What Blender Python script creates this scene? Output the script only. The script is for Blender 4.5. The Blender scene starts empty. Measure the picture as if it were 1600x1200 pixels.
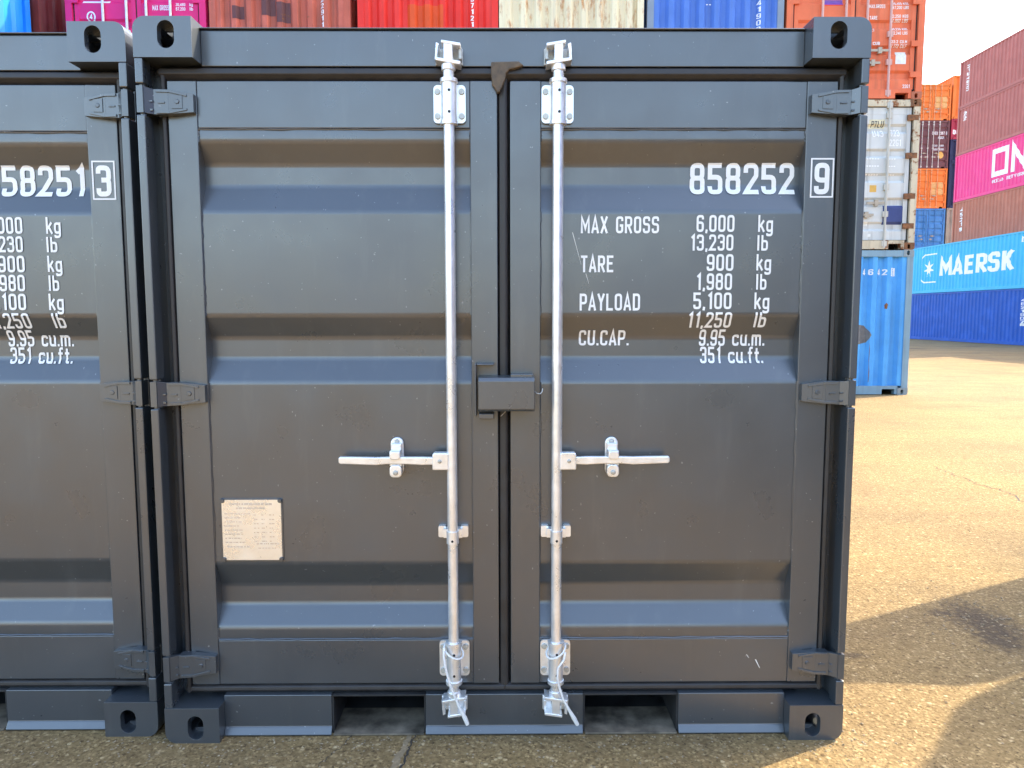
import bpy, bmesh, math, random
from mathutils import Vector, Matrix
random.seed(7)
S = bpy.context.scene
COL = S.collection
R = math.radians

# ------------------------------------------------------------------ camera
cam_d = bpy.data.cameras.new("camera")
cam = bpy.data.objects.new("camera", cam_d); COL.objects.link(cam)
cam.location = (0.00764, -2.28551, 1.38274)
cam.rotation_mode = 'XYZ'
cam.rotation_euler = (math.pi/2 - 0.0933288, 0.0013749, -0.0073614)
cam_d.sensor_fit = 'HORIZONTAL'; cam_d.sensor_width = 36.0
cam_d.lens = 1154.72/1600*36.0
cam_d.clip_start = 0.02; cam_d.clip_end = 3000
S.camera = cam
# ------------------------------------------------------------------ sky and sun
AZ, EL = R(25.5), R(40)
W = bpy.data.worlds.new("World"); S.world = W; W.use_nodes = True
nt = W.node_tree; nt.nodes.clear()
sky = nt.nodes.new('ShaderNodeTexSky'); sky.sky_type = 'NISHITA'; sky.sun_disc = False
sky.sun_elevation = EL; sky.sun_rotation = math.pi/2 - AZ
sky.altitude = 0; sky.air_density = 1.15; sky.dust_density = 2.8; sky.ozone_density = 1.0
bg = nt.nodes.new('ShaderNodeBackground'); bg.inputs[1].default_value = 0.15
wo = nt.nodes.new('ShaderNodeOutputWorld')
nt.links.new(sky.outputs[0], bg.inputs[0]); nt.links.new(bg.outputs[0], wo.inputs[0])
sun_d = bpy.data.lights.new("sun", 'SUN'); sun_d.energy = 2.0; sun_d.angle = R(0.5); sun_d.color = (1.0, 0.85, 0.62)
sun = bpy.data.objects.new("sun", sun_d); COL.objects.link(sun)
sun.location = (20, 10, 30)
sun.rotation_mode = 'QUATERNION'
sun.rotation_quaternion = Vector((math.cos(EL)*math.cos(AZ), math.cos(EL)*math.sin(AZ), math.sin(EL))).to_track_quat('Z', 'Y')
S.view_settings.view_transform = 'Standard'; S.view_settings.look = 'None'
S.view_settings.exposure = 2.4; S.view_settings.gamma = 1.0; S.view_settings.use_curve_mapping = False

# ------------------------------------------------------------------ materials
MATS = {}
def _new(name):
    m = bpy.data.materials.new(name); m.use_nodes = True
    n = m.node_tree.nodes; n.clear()
    o = n.new('ShaderNodeOutputMaterial'); b = n.new('ShaderNodeBsdfPrincipled')
    m.node_tree.links.new(b.outputs[0], o.inputs[0])
    return m, n, m.node_tree.links, b
def _ramp(n, stops):
    r = n.new('ShaderNodeValToRGB'); e = r.color_ramp.elements
    while len(e) < len(stops): e.new(0.5)
    for i, (p, c) in enumerate(stops):
        e[i].position = p; e[i].color = (c if isinstance(c, tuple) else (c, c, c)) + (1,)
    return r
def _mix(n, l, fac, a, b, mode='MIX'):
    x = n.new('ShaderNodeMix'); x.data_type = 'RGBA'; x.blend_type = mode
    for s, v in ((x.inputs[0], fac), (x.inputs[6], a), (x.inputs[7], b)):
        if hasattr(v, 'is_linked'): l.new(v, s)
        elif isinstance(v, tuple): s.default_value = v + (1,) if len(v) == 3 else v
        else: s.default_value = v
    return x.outputs[2]
def _coord(n, l, scale=(1, 1, 1), rnd=True):
    tc = n.new('ShaderNodeTexCoord'); mp = n.new('ShaderNodeMapping')
    mp.inputs['Scale'].default_value = scale
    l.new(tc.outputs['Object'], mp.inputs[0])
    if rnd:
        oi = n.new('ShaderNodeObjectInfo'); mu = n.new('ShaderNodeMath'); mu.operation = 'MULTIPLY'; mu.inputs[1].default_value = 31.0
        l.new(oi.outputs['Random'], mu.inputs[0])
        cx = n.new('ShaderNodeCombineXYZ'); l.new(mu.outputs[0], cx.inputs[0]); l.new(mu.outputs[0], cx.inputs[2])
        l.new(cx.outputs[0], mp.inputs['Location'])
    return mp.outputs[0]
def _noise(n, l, co, scale, detail=4, rough=0.55):
    t = n.new('ShaderNodeTexNoise'); t.inputs['Scale'].default_value = scale
    t.inputs['Detail'].default_value = detail; t.inputs['Roughness'].default_value = rough
    l.new(co, t.inputs['Vector']); return t.outputs[0]
RUST = ((0.16, 0.055, 0.02), (0.30, 0.12, 0.045))
def paint(name, col, rough=0.45, rust=0.0, fade=0.25, streak=0.0, spec=0.25, rcol=RUST, rstretch=None):
    """container paint: faded patches, vertical dirt streaks, rust where the coat has gone"""
    if name in MATS: return MATS[name]
    m, n, l, b = _new(name)
    co = _coord(n, l); cs = _coord(n, l, (6, 6, 0.35))
    pale = tuple(min(0.85, c*(1+fade)+0.05*fade) for c in col); dark = tuple(c*(1-0.5*fade) for c in col)
    r1 = _ramp(n, [(0.3, dark), (0.5, col), (0.75, pale)]); l.new(_noise(n, l, co, 1.7, 5), r1.inputs[0])
    c = r1.outputs[0]
    if streak:
        r2 = _ramp(n, [(0.5, 0.0), (0.72, streak)]); l.new(_noise(n, l, cs, 1.6, 5), r2.inputs[0])
        c = _mix(n, l, r2.outputs[0], c, (0.10, 0.075, 0.055))
    if rust:
        t = 0.78-0.36*rust
        r3 = _ramp(n, [(t, 0.0), (t+(0.16 if rstretch else 0.06), 1.0)]); l.new(_noise(n, l, _coord(n, l, rstretch) if rstretch else co, 4.5, 9, 0.72), r3.inputs[0])
        r4 = _ramp(n, [(0.35, rcol[0]), (0.65, rcol[1])]); l.new(_noise(n, l, co, 22, 4), r4.inputs[0])
        c = _mix(n, l, r3.outputs[0], c, r4.outputs[0])
    l.new(c, b.inputs['Base Color'])
    b.inputs['Roughness'].default_value = rough; b.inputs['Specular IOR Level'].default_value = spec
    MATS[name] = m; return m
def plain(name, col, rough=0.5, metal=0.0, var=0.12, scale=14, bump=0.0, spec=0.5):
    if name in MATS: return MATS[name]
    m, n, l, b = _new(name); co = _coord(n, l)
    lo = tuple(c*(1-var) for c in col); hi = tuple(min(0.95, c*(1+var)) for c in col)
    nz = _noise(n, l, co, scale, 5)
    r1 = _ramp(n, [(0.32, lo), (0.68, hi)]); l.new(nz, r1.inputs[0]); l.new(r1.outputs[0], b.inputs['Base Color'])
    r2 = _ramp(n, [(0.3, max(0.02, rough*0.8)), (0.7, min(1, rough*1.2))]); l.new(nz, r2.inputs[0]); l.new(r2.outputs[0], b.inputs['Roughness'])
    b.inputs['Metallic'].default_value = metal; b.inputs['Specular IOR Level'].default_value = spec
    if bump:
        bp = n.new('ShaderNodeBump'); bp.inputs['Strength'].default_value = bump; bp.inputs['Distance'].default_value = 0.002
        l.new(_noise(n, l, co, scale*6, 3), bp.inputs['Height']); l.new(bp.outputs[0], b.inputs['Normal'])
    MATS[name] = m; return m
def anthracite():
    """fresh dark grey container enamel: semi-gloss, slightly wavy sheet, thin dust and small chips"""
    m, n, l, b = _new('anthracite_enamel'); co = _coord(n, l, rnd=False)
    base = (0.044, 0.053, 0.062)
    r1 = _ramp(n, [(0.35, tuple(c*0.92 for c in base)), (0.7, tuple(c*1.1 for c in base))]); l.new(_noise(n, l, co, 2.3, 5), r1.inputs[0])
    dust = _ramp(n, [(0.55, 0.0), (0.8, 0.10)]); l.new(_noise(n, l, _coord(n, l, (5, 5, 0.8), False), 3.0, 7, 0.65), dust.inputs[0])
    c = _mix(n, l, dust.outputs[0], r1.outputs[0], (0.30, 0.29, 0.27))
    chip = _ramp(n, [(0.772, 0.0), (0.79, 0.5)]); l.new(_noise(n, l, co, 95, 1, 0.5), chip.inputs[0])
    c = _mix(n, l, chip.outputs[0], c, (0.4, 0.4, 0.4))
    l.new(c, b.inputs['Base Color'])
    rr = _ramp(n, [(0.3, 0.26), (0.7, 0.36)]); l.new(_noise(n, l, co, 6, 5), rr.inputs[0]); l.new(rr.outputs[0], b.inputs['Roughness'])
    b.inputs['Specular IOR Level'].default_value = 1.4
    bp = n.new('ShaderNodeBump'); bp.inputs['Strength'].default_value = 0.25; bp.inputs['Distance'].default_value = 0.004
    l.new(_noise(n, l, co, 4.5, 1.5), bp.inputs['Height']); l.new(bp.outputs[0], b.inputs['Normal'])
    MATS['anth'] = m; return m
ANTH = anthracite()
GALV = plain('zinc_plated_steel', (0.88, 0.89, 0.89), 0.32, 0.65, 0.10, 22)
GALVD = plain('dull_zinc_bolt', (0.50, 0.50, 0.47), 0.5, 0.7, 0.2, 60)
PLATE = plain('aluminium_data_plate', (0.90, 0.87, 0.80), 0.30, 0.7, 0.05, 25)
PRINT = plain('faded_engraving', (0.62, 0.50, 0.38), 0.6)
RUBBER = plain('black_rubber', (0.030, 0.027, 0.026), 0.48, 0, 0.2, 20)
RUBTORN = plain('scuffed_rubber', (0.115, 0.082, 0.05), 0.6, 0, 0.4, 40)
WHITE = plain('white_lettering', (0.86, 0.86, 0.85), 0.45, 0, 0.04)
DARK = plain('hole_black', (0.012, 0.012, 0.012), 0.7)
NYLON = plain('white_nylon', (0.80, 0.80, 0.78), 0.4, 0, 0.04)
WIRE = plain('bare_wire', (0.65, 0.63, 0.58), 0.35, 0.6)
INKD = plain('dark_lettering', (0.06, 0.06, 0.07), 0.5)
RUSTM = plain('rusty_steel', (0.20, 0.085, 0.035), 0.85, 0, 0.45, 18, 0.3)
TYRE = plain('tyre_rubber', (0.03, 0.03, 0.03), 0.8)
NAVYS = paint('navy_sticker', (0.05, 0.07, 0.20), 0.5, 0, 0.5)
OFFW = plain('old_white_sticker', (0.72, 0.72, 0.68), 0.5)
GREYP = plain('grey_primer', (0.16, 0.16, 0.16), 0.7, 0, 0.2)
YELST = plain('yellow_sticker', (0.65, 0.38, 0.08), 0.5)
PURST = plain('purple_sticker', (0.18, 0.07, 0.35), 0.5)

def ground_mat():
    m, n, l, b = _new('exposed_aggregate_concrete'); co = _coord(n, l, rnd=False)
    def voro(scale, feat='F1', rndm=1.0):
        v = n.new('ShaderNodeTexVoronoi'); v.inputs['Scale'].default_value = scale; v.feature = feat
        v.inputs['Randomness'].default_value = rndm; l.new(co, v.inputs['Vector']); return v
    v1 = voro(68); v2 = voro(150)
    sep = n.new('ShaderNodeSeparateColor'); l.new(v1.outputs['Color'], sep.inputs[0])
    sep2 = n.new('ShaderNodeSeparateColor'); l.new(v2.outputs['Color'], sep2.inputs[0])
    stone = _ramp(n, [(0.0, (0.13, 0.095, 0.055)), (0.25, (0.28, 0.215, 0.125)), (0.6, (0.42, 0.335, 0.20)), (0.85, (0.56, 0.46, 0.29)), (1.0, (0.78, 0.69, 0.50))])
    l.new(sep.outputs[0], stone.inputs[0])
    fine = _ramp(n, [(0.0, (0.15, 0.11, 0.06)), (0.5, (0.38, 0.30, 0.175)), (1.0, (0.60, 0.50, 0.31))]); l.new(sep2.outputs[1], fine.inputs[0])
    sel = _ramp(n, [(0.42, 0.0), (0.55, 1.0)]); l.new(_noise(n, l, co, 30, 3), sel.inputs[0])
    c = _mix(n, l, sel.outputs[0], stone.outputs[0], fine.outputs[0])
    # matrix between the stones
    edge = _ramp(n, [(0.30, 0.0), (0.62, 0.75)]); l.new(v1.outputs['Distance'], edge.inputs[0])
    c = _mix(n, l, edge.outputs[0], c, (0.30, 0.235, 0.135))
    pit = _ramp(n, [(0.57, 0.0), (0.66, 0.9)]); l.new(_noise(n, l, co, 75, 5, 0.6), pit.inputs[0])
    c = _mix(n, l, pit.outputs[0], c, (0.12, 0.09, 0.06))
    big = _ramp(n, [(0.28, (0.58, 0.51, 0.43)), (0.5, (0.74, 0.65, 0.505)), (0.72, (0.85, 0.745, 0.55))]); l.new(_noise(n, l, co, 0.9, 8, 0.62), big.inputs[0])
    c = _mix(n, l, 1.0, c, big.outputs[0], 'MULTIPLY')
    huge = _ramp(n, [(0.35, (0.90, 0.92, 0.95)), (0.65, (1.06, 1.0, 0.94))]); l.new(_noise(n, l, co, 0.12, 5), huge.inputs[0])
    c = _mix(n, l, 1.0, c, huge.outputs[0], 'MULTIPLY')
    swp = _ramp(n, [(0.32, (0.86, 0.86, 0.87)), (0.55, (1.0, 1.0, 1.0)), (0.75, (1.07, 1.06, 1.04))]); l.new(_noise(n, l, _coord(n, l, (0.16, 1.1, 1), False), 1.3, 6, 0.6), swp.inputs[0])
    c = _mix(n, l, 1.0, c, swp.outputs[0], 'MULTIPLY')
    # oily worn patches (world positions)
    tc = n.new('ShaderNodeTexCoord')
    nz = _noise(n, l, co, 26, 8, 0.78)
    for (px, py, sx, sy, amt) in ((2.16, 0.92, 0.20, 0.34, 0.9), (2.10, 0.72, 0.12, 0.16, 0.8), (2.02, 1.02, 0.10, 0.05, 0.8), (1.40, 0.60, 0.10, 0.05, 0.6), (3.3, 6.2, 0.5, 0.25, 0.4), (16.5, 27.5, 1.1, 0.5, 0.8), (20.0, 29.5, 1.0, 0.4, 0.8)):
        mp = n.new('ShaderNodeMapping'); mp.vector_type = 'TEXTURE'
        mp.inputs['Location'].default_value = (px, py, 0); mp.inputs['Scale'].default_value = (sx, sy, 1)
        l.new(tc.outputs['Object'], mp.inputs[0])
        ln = n.new('ShaderNodeVectorMath'); ln.operation = 'LENGTH'; l.new(mp.outputs[0], ln.inputs[0])
        ma = n.new('ShaderNodeMath'); ma.operation = 'MULTIPLY_ADD'; ma.inputs[1].default_value = 2.6
        l.new(nz, ma.inputs[0]); l.new(ln.outputs['Value'], ma.inputs[2])
        rp = _ramp(n, [(0.72, amt), (1.0, amt*0.0)]); mr = n.new('ShaderNodeMath'); mr.operation = 'MULTIPLY'; mr.inputs[1].default_value = 0.46
        l.new(ma.outputs[0], mr.inputs[0]); l.new(mr.outputs[0], rp.inputs[0])
        c = _mix(n, l, rp.outputs[0], c, (0.07, 0.052, 0.036))
    l.new(c, b.inputs['Base Color']); b.inputs['Roughness'].default_value = 0.9; b.inputs['Specular IOR Level'].default_value = 0.25
    bp = n.new('ShaderNodeBump'); bp.inputs['Strength'].default_value = 0.75; bp.inputs['Distance'].default_value = 0.006
    h = n.new('ShaderNodeMath'); h.operation = 'ADD'; l.new(_noise(n, l, co, 60, 6, 0.65), h.inputs[0])
    iv = n.new('ShaderNodeMath'); iv.operation = 'MULTIPLY'; iv.inputs[1].default_value = -0.8; l.new(v1.outputs['Distance'], iv.inputs[0]); l.new(iv.outputs[0], h.inputs[1])
    l.new(h.outputs[0], bp.inputs['Height']); l.new(bp.outputs[0], b.inputs['Normal'])
    return m

# ------------------------------------------------------------------ mesh helpers
class MB:
    def __init__(s): s.v = []; s.f = []; s.m = []
    def add(s, vs, fs, m=0):
        k = len(s.v); s.v += [tuple(p) for p in vs]
        for f in fs: s.f.append(tuple(i+k for i in f)); s.m.append(m)
        return s
    def box(s, x0, x1, y0, y1, z0, z1, m=0):
        vs = [(x, y, z) for z in (z0, z1) for y in (y0, y1) for x in (x0, x1)]
        return s.add(vs, [(0, 2, 3, 1), (4, 5, 7, 6), (0, 1, 5, 4), (2, 6, 7, 3), (0, 4, 6, 2), (1, 3, 7, 5)], m)
    def prism(s, pts, a0, a1, axis='Y', m=0):
        """extrude a 2-D outline; axis Y: pts are (x,z); axis X: (y,z); axis Z: (x,y)"""
        def P(p, a): return (p[0], a, p[1]) if axis == 'Y' else ((a, p[0], p[1]) if axis == 'X' else (p[0], p[1], a))
        k = len(pts); vs = [P(p, a0) for p in pts]+[P(p, a1) for p in pts]
        fs = [tuple(range(k)), tuple(range(2*k-1, k-1, -1))]+[(i, i+k, (i+1) % k+k, (i+1) % k) for i in range(k)]
        return s.add(vs, fs, m)
    def cyl(s, p0, p1, r0, r1=None, n=16, m=0, caps=True):
        r1 = r0 if r1 is None else r1
        p0 = Vector(p0); p1 = Vector(p1); d = (p1-p0).normalized()
        u = d.orthogonal().normalized(); w = d.cross(u)
        vs = []
        for p, r in ((p0, r0), (p1, r1)):
            for i in range(n):
                a = 2*math.pi*i/n; vs.append(p+u*(r*math.cos(a))+w*(r*math.sin(a)))
        fs = [(i, (i+1) % n, (i+1) % n+n, i+n) for i in range(n)]
        if caps: fs += [tuple(range(n-1, -1, -1)), tuple(range(n, 2*n))]
        return s.add(vs, fs, m)
    def tube(s, path, r, n=8, m=0):
        path = [Vector(p) for p in path]; k = len(path); vs = []; u = None
        for i, p in enumerate(path):
            d = (path[min(i+1, k-1)]-path[max(i-1, 0)]).normalized()
            if u is None: u = d.orthogonal().normalized()
            else: u = (u-d*u.dot(d)).normalized()
            w = d.cross(u); rr = r[i] if isinstance(r, (list, tuple)) else r
            for j in range(n):
                a = 2*math.pi*j/n; vs.append(p+u*(rr*math.cos(a))+w*(rr*math.sin(a)))
        fs = [(i*n+j, i*n+(j+1) % n, (i+1)*n+(j+1) % n, (i+1)*n+j) for i in range(k-1) for j in range(n)]
        fs += [tuple(range(n-1, -1, -1)), tuple(range((k-1)*n, k*n))]
        return s.add(vs, fs, m)
    def sweep(s, prof, x0, x1, m=0):
        """profile (y,z) swept along X, capped"""
        return s.prism(prof, x0, x1, 'X', m)
    def mesh(s, name):
        me = bpy.data.meshes.new(name); me.from_pydata(s.v, [], s.f)
        me.polygons.foreach_set('material_index', s.m)
        bm = bmesh.new(); bm.from_mesh(me); bmesh.ops.recalc_face_normals(bm, faces=bm.faces); bm.to_mesh(me); bm.free()
        return me
def obj(name, me, mats, parent=None, loc=(0, 0, 0), bevel=0.0, smooth=False, segs=2):
    if isinstance(me, MB): me = me.mesh(name)
    mats = mats if isinstance(mats, (list, tuple)) else [mats]
    if len(me.materials) == 0:
        for m in mats: me.materials.append(m)
    o = bpy.data.objects.new(name, me); COL.objects.link(o)
    o.parent = parent; o.location = loc
    if me.materials and me.materials[0] != mats[0]:
        for i, m in enumerate(mats):
            o.material_slots[i].link = 'OBJECT'; o.material_slots[i].material = m
    if smooth:
        for p in me.polygons: p.use_smooth = True
        es = o.modifiers.new('edges', 'EDGE_SPLIT'); es.split_angle = R(38)
    if bevel:
        b = o.modifiers.new('bevel', 'BEVEL'); b.width = bevel; b.segments = segs; b.limit_method = 'ANGLE'; b.angle_limit = R(40)
    return o
def thing(name, label, cat, loc=(0, 0, 0), rz=0.0, group=None):
    o = bpy.data.objects.new(name, None); COL.objects.link(o)
    o.location = loc; o.rotation_euler = (0, 0, rz); o.empty_display_size = 0.1
    return tag(o, label, cat, group)
def tag(o, label, cat, group=None):
    o['label'] = label; o['category'] = cat
    if group: o['group'] = group
    return o
def rrect(x0, x1, z0, z1, r, n=5):
    pts = []
    for cx, cz, a0 in ((x1-r, z1-r, 0), (x0+r, z1-r, 90), (x0+r, z0+r, 180), (x1-r, z0+r, 270)):
        for i in range(n+1):
            a = R(a0+90*i/n); pts.append((cx+r*math.cos(a), cz+r*math.sin(a)))
    return pts

# ------------------------------------------------------------------ stencil stroke lettering
def _G():
    t = 0.07; L, Rr, B, T = t, 0.5-t, t, 1-t; r = 0.15
    G = {}
    G['0'] = G['O'] = ([([(L, B, r), (Rr, B, r), (Rr, T, r), (L, T, r)], 1)], .5)
    G['1'] = ([([(.10, .78), (.26, T), (.26, 0)], 0)], .36)
    G['2'] = ([([(L, .70), (L, T, r), (Rr, T, r), (Rr, .60, .1), (L, B), (.5, B)], 0)], .5)
    G['3'] = ([([(L, .74), (L, T, r), (Rr, T, r), (Rr, .53, .1), (.17, .53)], 0), ([(.17, .53), (Rr, .53, .1), (Rr, B, r), (L, B, r), (L, .26)], 0)], .5)
    G['4'] = ([([(.36, 0), (.36, T), (L-.02, .27), (.5, .27)], 0)], .5)
    G['5'] = ([([(.47, T), (L, T), (L, .56), (Rr, .56, r), (Rr, B, r), (L, B, r), (L, .27)], 0)], .5)
    G['6'] = ([([(Rr, .74), (Rr, T, r), (L, T, r), (L, B, r), (Rr, B, r), (Rr, .55, r), (L, .55)], 0)], .5)
    G['7'] = ([([(L-.05, T), (Rr, T), (.2, 0)], 0)], .48)
    G['8'] = ([([(L+.01, .53, .12), (Rr-.01, .53, .12), (Rr-.01, T, .14), (L+.01, T, .14)], 1), ([(L, B, r), (Rr, B, r), (Rr, .53, .12), (L, .53, .12)], 1)], .5)
    G['9'] = ([([(L, .26), (L, B, r), (Rr, B, r), (Rr, T, r), (L, T, r), (L, .45, r), (Rr, .45)], 0)], .5)
    G['A'] = ([([(.05, 0), (.255, .96), (.46, 0)], 0), ([(.12, .27), (.39, .27)], 0)], .51)
    G['B'] = ([([(L, 0), (L, T), (Rr, T, r), (Rr, .53, .1), (L, .53)], 0), ([(.2, .53), (Rr, .53, .1), (Rr, B, r), (L, B)], 0)], .5)
    G['C'] = ([([(Rr, .70), (Rr, T, r), (L, T, r), (L, B, r), (Rr, B, r), (Rr, .30)], 0)], .5)
    G['D'] = ([([(L, B), (Rr, B, r), (Rr, T, r), (L, T)], 1)], .5)
    G['E'] = ([([(.46, T), (L, T), (L, B), (.46, B)], 0), ([(L, .53), (.40, .53)], 0)], .48)
    G['F'] = ([([(.46, T), (L, T), (L, 0)], 0), ([(L, .52), (.40, .52)], 0)], .46)
    G['G'] = ([([(Rr, .72), (Rr, T, r), (L, T, r), (L, B, r), (Rr, B, r), (Rr, .46), (.26, .46)], 0)], .5)
    G['H'] = ([([(L, 0), (L, 1)], 0), ([(Rr, 0), (Rr, 1)], 0), ([(L, .52), (Rr, .52)], 0)], .5)
    G['I'] = ([([(L, 0), (L, 1)], 0)], .14)
    G['K'] = ([([(L, 0), (L, 1)], 0), ([(Rr+.01, 1), (L+.05, .42)], 0), ([(.2, .56), (Rr+.02, 0)], 0)], .51)
    G['L'] = ([([(L, 1), (L, B), (.46, B)], 0)], .47)
    G['M'] = ([([(L, 0), (L, .93), (.31, .30), (.55, .93), (.55, 0)], 0)], .62)
    G['N'] = ([([(L, 0), (L, .92), (Rr, .08), (Rr, 1)], 0)], .5)
    G['P'] = ([([(L, 0), (L, T), (Rr, T, r), (Rr, .44, r), (L, .44)], 0)], .49)
    G['R'] = ([([(L, 0), (L, T), (Rr, T, r), (Rr, .46, r), (L, .46)], 0), ([(.24, .46), (Rr+.02, 0)], 0)], .51)
    G['S'] = ([([(Rr, .72), (Rr, T, r), (L, T, r), (L, .53, r), (Rr, .53, r), (Rr, B, r), (L, B, r), (L, .28)], 0)], .5)
    G['T'] = ([([(-.0, T), (.46, T)], 0), ([(.23, T), (.23, 0)], 0)], .46)
    G['U'] = ([([(L, 1), (L, B, r), (Rr, B, r), (Rr, 1)], 0)], .5)
    G['V'] = ([([(.05, 1), (.25, .04), (.45, 1)], 0)], .5)
    G['W'] = ([([(.05, 1), (.18, .06), (.31, .8), (.44, .06), (.57, 1)], 0)], .62)
    G['X'] = ([([(.05, 0), (.45, 1)], 0), ([(.45, 0), (.05, 1)], 0)], .5)
    G['Y'] = ([([(.04, 1), (.24, .48), (.44, 1)], 0), ([(.24, .48), (.24, 0)], 0)], .48)
    x = .68-t
    G['k'] = ([([(L, 0), (L, 1)], 0), ([(Rr, .68), (L+.05, .30)], 0), ([(.2, .42), (Rr+.02, 0)], 0)], .5)
    G['g'] = ([([(L, B, r), (Rr, B, r), (Rr, x, r), (L, x, r)], 1), ([(Rr, .68), (Rr, -.19, r), (L, -.19, r), (L, -.08)], 0)], .5)
    G['l'] = ([([(L+.02, 0), (L+.02, 1)], 0)], .2)
    G['b'] = ([([(L, 0), (L, 1)], 0), ([(L, B, .05), (Rr, B, r), (Rr, x, r), (L, x, .05)], 1)], .5)
    G['c'] = ([([(Rr, .48), (Rr, x, r), (L, x, r), (L, B, r), (Rr, B, r), (Rr, .22)], 0)], .5)
    G['u'] = ([([(L, .68), (L, B, r), (Rr, B, .05), (Rr, .68)], 0), ([(Rr, B), (Rr, 0)], 0)], .5)
    G['m'] = ([([(L, 0), (L, x), (.36, x, .1), (.36, 0)], 0), ([(.36, x-.05), (.40, x, .03), (.66, x, .1), (.66, 0)], 0)], .74)
    G['f'] = ([([(.18, 0), (.18, T, r), (.40, T)], 0), ([(.02, .62), (.36, .62)], 0)], .40)
    G['t'] = ([([(.18, .92), (.18, B, r), (.38, B)], 0), ([(.02, .62), (.36, .62)], 0)], .40)
    G['.'] = ([([(.07, 0), (.07, .14)], 0)], .14)
    G[','] = ([([(.09, .14), (.05, -.08)], 0)], .14)
    G['-'] = ([([(.05, .5), (.35, .5)], 0)], .4)
    G[' '] = ([], .34)
    return G
GLYPH = _G()
def _round(pts, closed):
    out = []; k = len(pts)
    for i, p in enumerate(pts):
        r = p[2] if len(p) > 2 else 0
        P = Vector(p[:2])
        if r == 0 or (not closed and i in (0, k-1)): out.append(P); continue
        A = Vector(pts[(i-1) % k][:2]); C = Vector(pts[(i+1) % k][:2])
        a = (A-P).normalized(); c = (C-P).normalized()
        ang = a.angle(c); d = min(r/math.tan(ang/2), (A-P).length*0.499, (C-P).length*0.499)
        p0 = P+a*d; p1 = P+c*d
        for j in range(5):
            t = j/4; out.append(p0*(1-t)**2+P*2*t*(1-t)+p1*t*t)
    return out
def _ribbon(pts, closed, h):
    k = len(pts); Lf = []; Rt = []
    for i in range(k):
        a = pts[(i-1) % k] if closed or i > 0 else None
        c = pts[(i+1) % k] if closed or i < k-1 else None
        p = pts[i]
        d0 = (p-a).normalized() if a is not None and (p-a).length > 1e-6 else None
        d1 = (c-p).normalized() if c is not None and (c-p).length > 1e-6 else None
        if d0 is None: d0 = d1
        if d1 is None: d1 = d0
        n0 = Vector((-d0.y, d0.x)); n1 = Vector((-d1.y, d1.x)); n = (n0+n1)
        if n.length < 1e-4: n = n0.copy()
        n.normalize(); s = h/max(0.35, n.dot(n0))
        Lf.append(p+n*s); Rt.append(p-n*s)
    q = []
    for i in range(k if closed else k-1):
        j = (i+1) % k; q.append((Lf[i], Rt[i], Rt[j], Lf[j]))
    return q
def text_quads(s, weight=0.07, gap=0.12):
    """list of 2-D quads of a string on a unit-height line; returns (quads per stroke, width)"""
    x = 0.0; strokes = []
    for ch in s:
        st, w = GLYPH.get(ch, GLYPH['-'])
        for pts, closed in st:
            rp = _round([tuple(p) for p in pts], closed)
            strokes.append([[Vector((v.x+x, v.y)) for v in q] for q in _ribbon(rp, closed, weight)])
        x += w+gap
    return strokes, x-gap
def _clusters(strokes, tol):
    bb = []
    for st in strokes:
        xs = [p.x for q in st for p in q]; zs = [p.y for q in st for p in q]; bb.append((min(xs), max(xs), min(zs), max(zs)))
    if tol is None:
        hs = sorted(b[3]-b[2] for b in bb); tol = 0.35*hs[len(hs)//2]
    par = list(range(len(bb)))
    def f(i):
        while par[i] != i: i = par[i]
        return i
    for i in range(len(bb)):
        for j in range(i):
            a, b = bb[i], bb[j]
            if a[0]-tol < b[1] and b[0]-tol < a[1] and a[2]-tol*0.1 < b[3] and b[2]-tol*0.1 < a[3]: par[f(i)] = f(j)
    out = {}
    for i, st in enumerate(strokes): out.setdefault(f(i), []).append(st)
    return list(out.values())
def lettering(name, strokes, place, mat, parent, breaks=(), off=0.0012, tol=None):
    """place(u, v, lift) -> 3-D point on the surface; breaks: [(axis 0/1, value)] fold lines the print follows. One part per word (or per sign when tol=0)"""
    for grp in _clusters(strokes, tol):
        bm = bmesh.new(); nq = 0
        for k, st in enumerate(grp):
            for q in st:
                nq += 1; vs = [bm.verts.new((p.x, p.y, nq)) for p in q]
                try: bm.faces.new(vs)
                except ValueError: pass
        bmesh.ops.remove_doubles(bm, verts=bm.verts, dist=1e-6)
        xs = [v.co.x for v in bm.verts]; ys = [v.co.y for v in bm.verts]
        for ax, val in breaks:
            r_ = xs if ax == 0 else ys
            if not (min(r_) < val < max(r_)): continue
            co = (val, 0, 0) if ax == 0 else (0, val, 0); no = (1, 0, 0) if ax == 0 else (0, 1, 0)
            bmesh.ops.bisect_plane(bm, geom=bm.verts[:]+bm.edges[:]+bm.faces[:], dist=1e-6, plane_co=co, plane_no=no)
        for v in bm.verts: v.co = place(v.co.x, v.co.y, off+0.000018*(int(v.co.z) % 37))
        bmesh.ops.recalc_face_normals(bm, faces=bm.faces)
        me = bpy.data.meshes.new(name); bm.to_mesh(me); bm.free()
        o = obj(name, me, mat, parent)
    return o
def fit(s, x0, x1, z0, z1, weight=0.07, gap=0.12, slant=0.0):
    st, w = text_quads(s, weight, gap)
    kx = (x1-x0)/w; kz = z1-z0
    return [[[Vector((x0+p.x*kx+slant*p.y*kz, z0+p.y*kz)) for p in q] for q in g] for g in st]
def interp(prof, z):
    """prof sorted by falling z: [(z, y)]"""
    if z >= prof[0][0]: return prof[0][1]
    for (za, ya), (zb, yb) in zip(prof, prof[1:]):
        if zb <= z <= za: return ya+(yb-ya)*(za-z)/(za-zb) if za > zb else ya
    return prof[-1][1]

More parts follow.
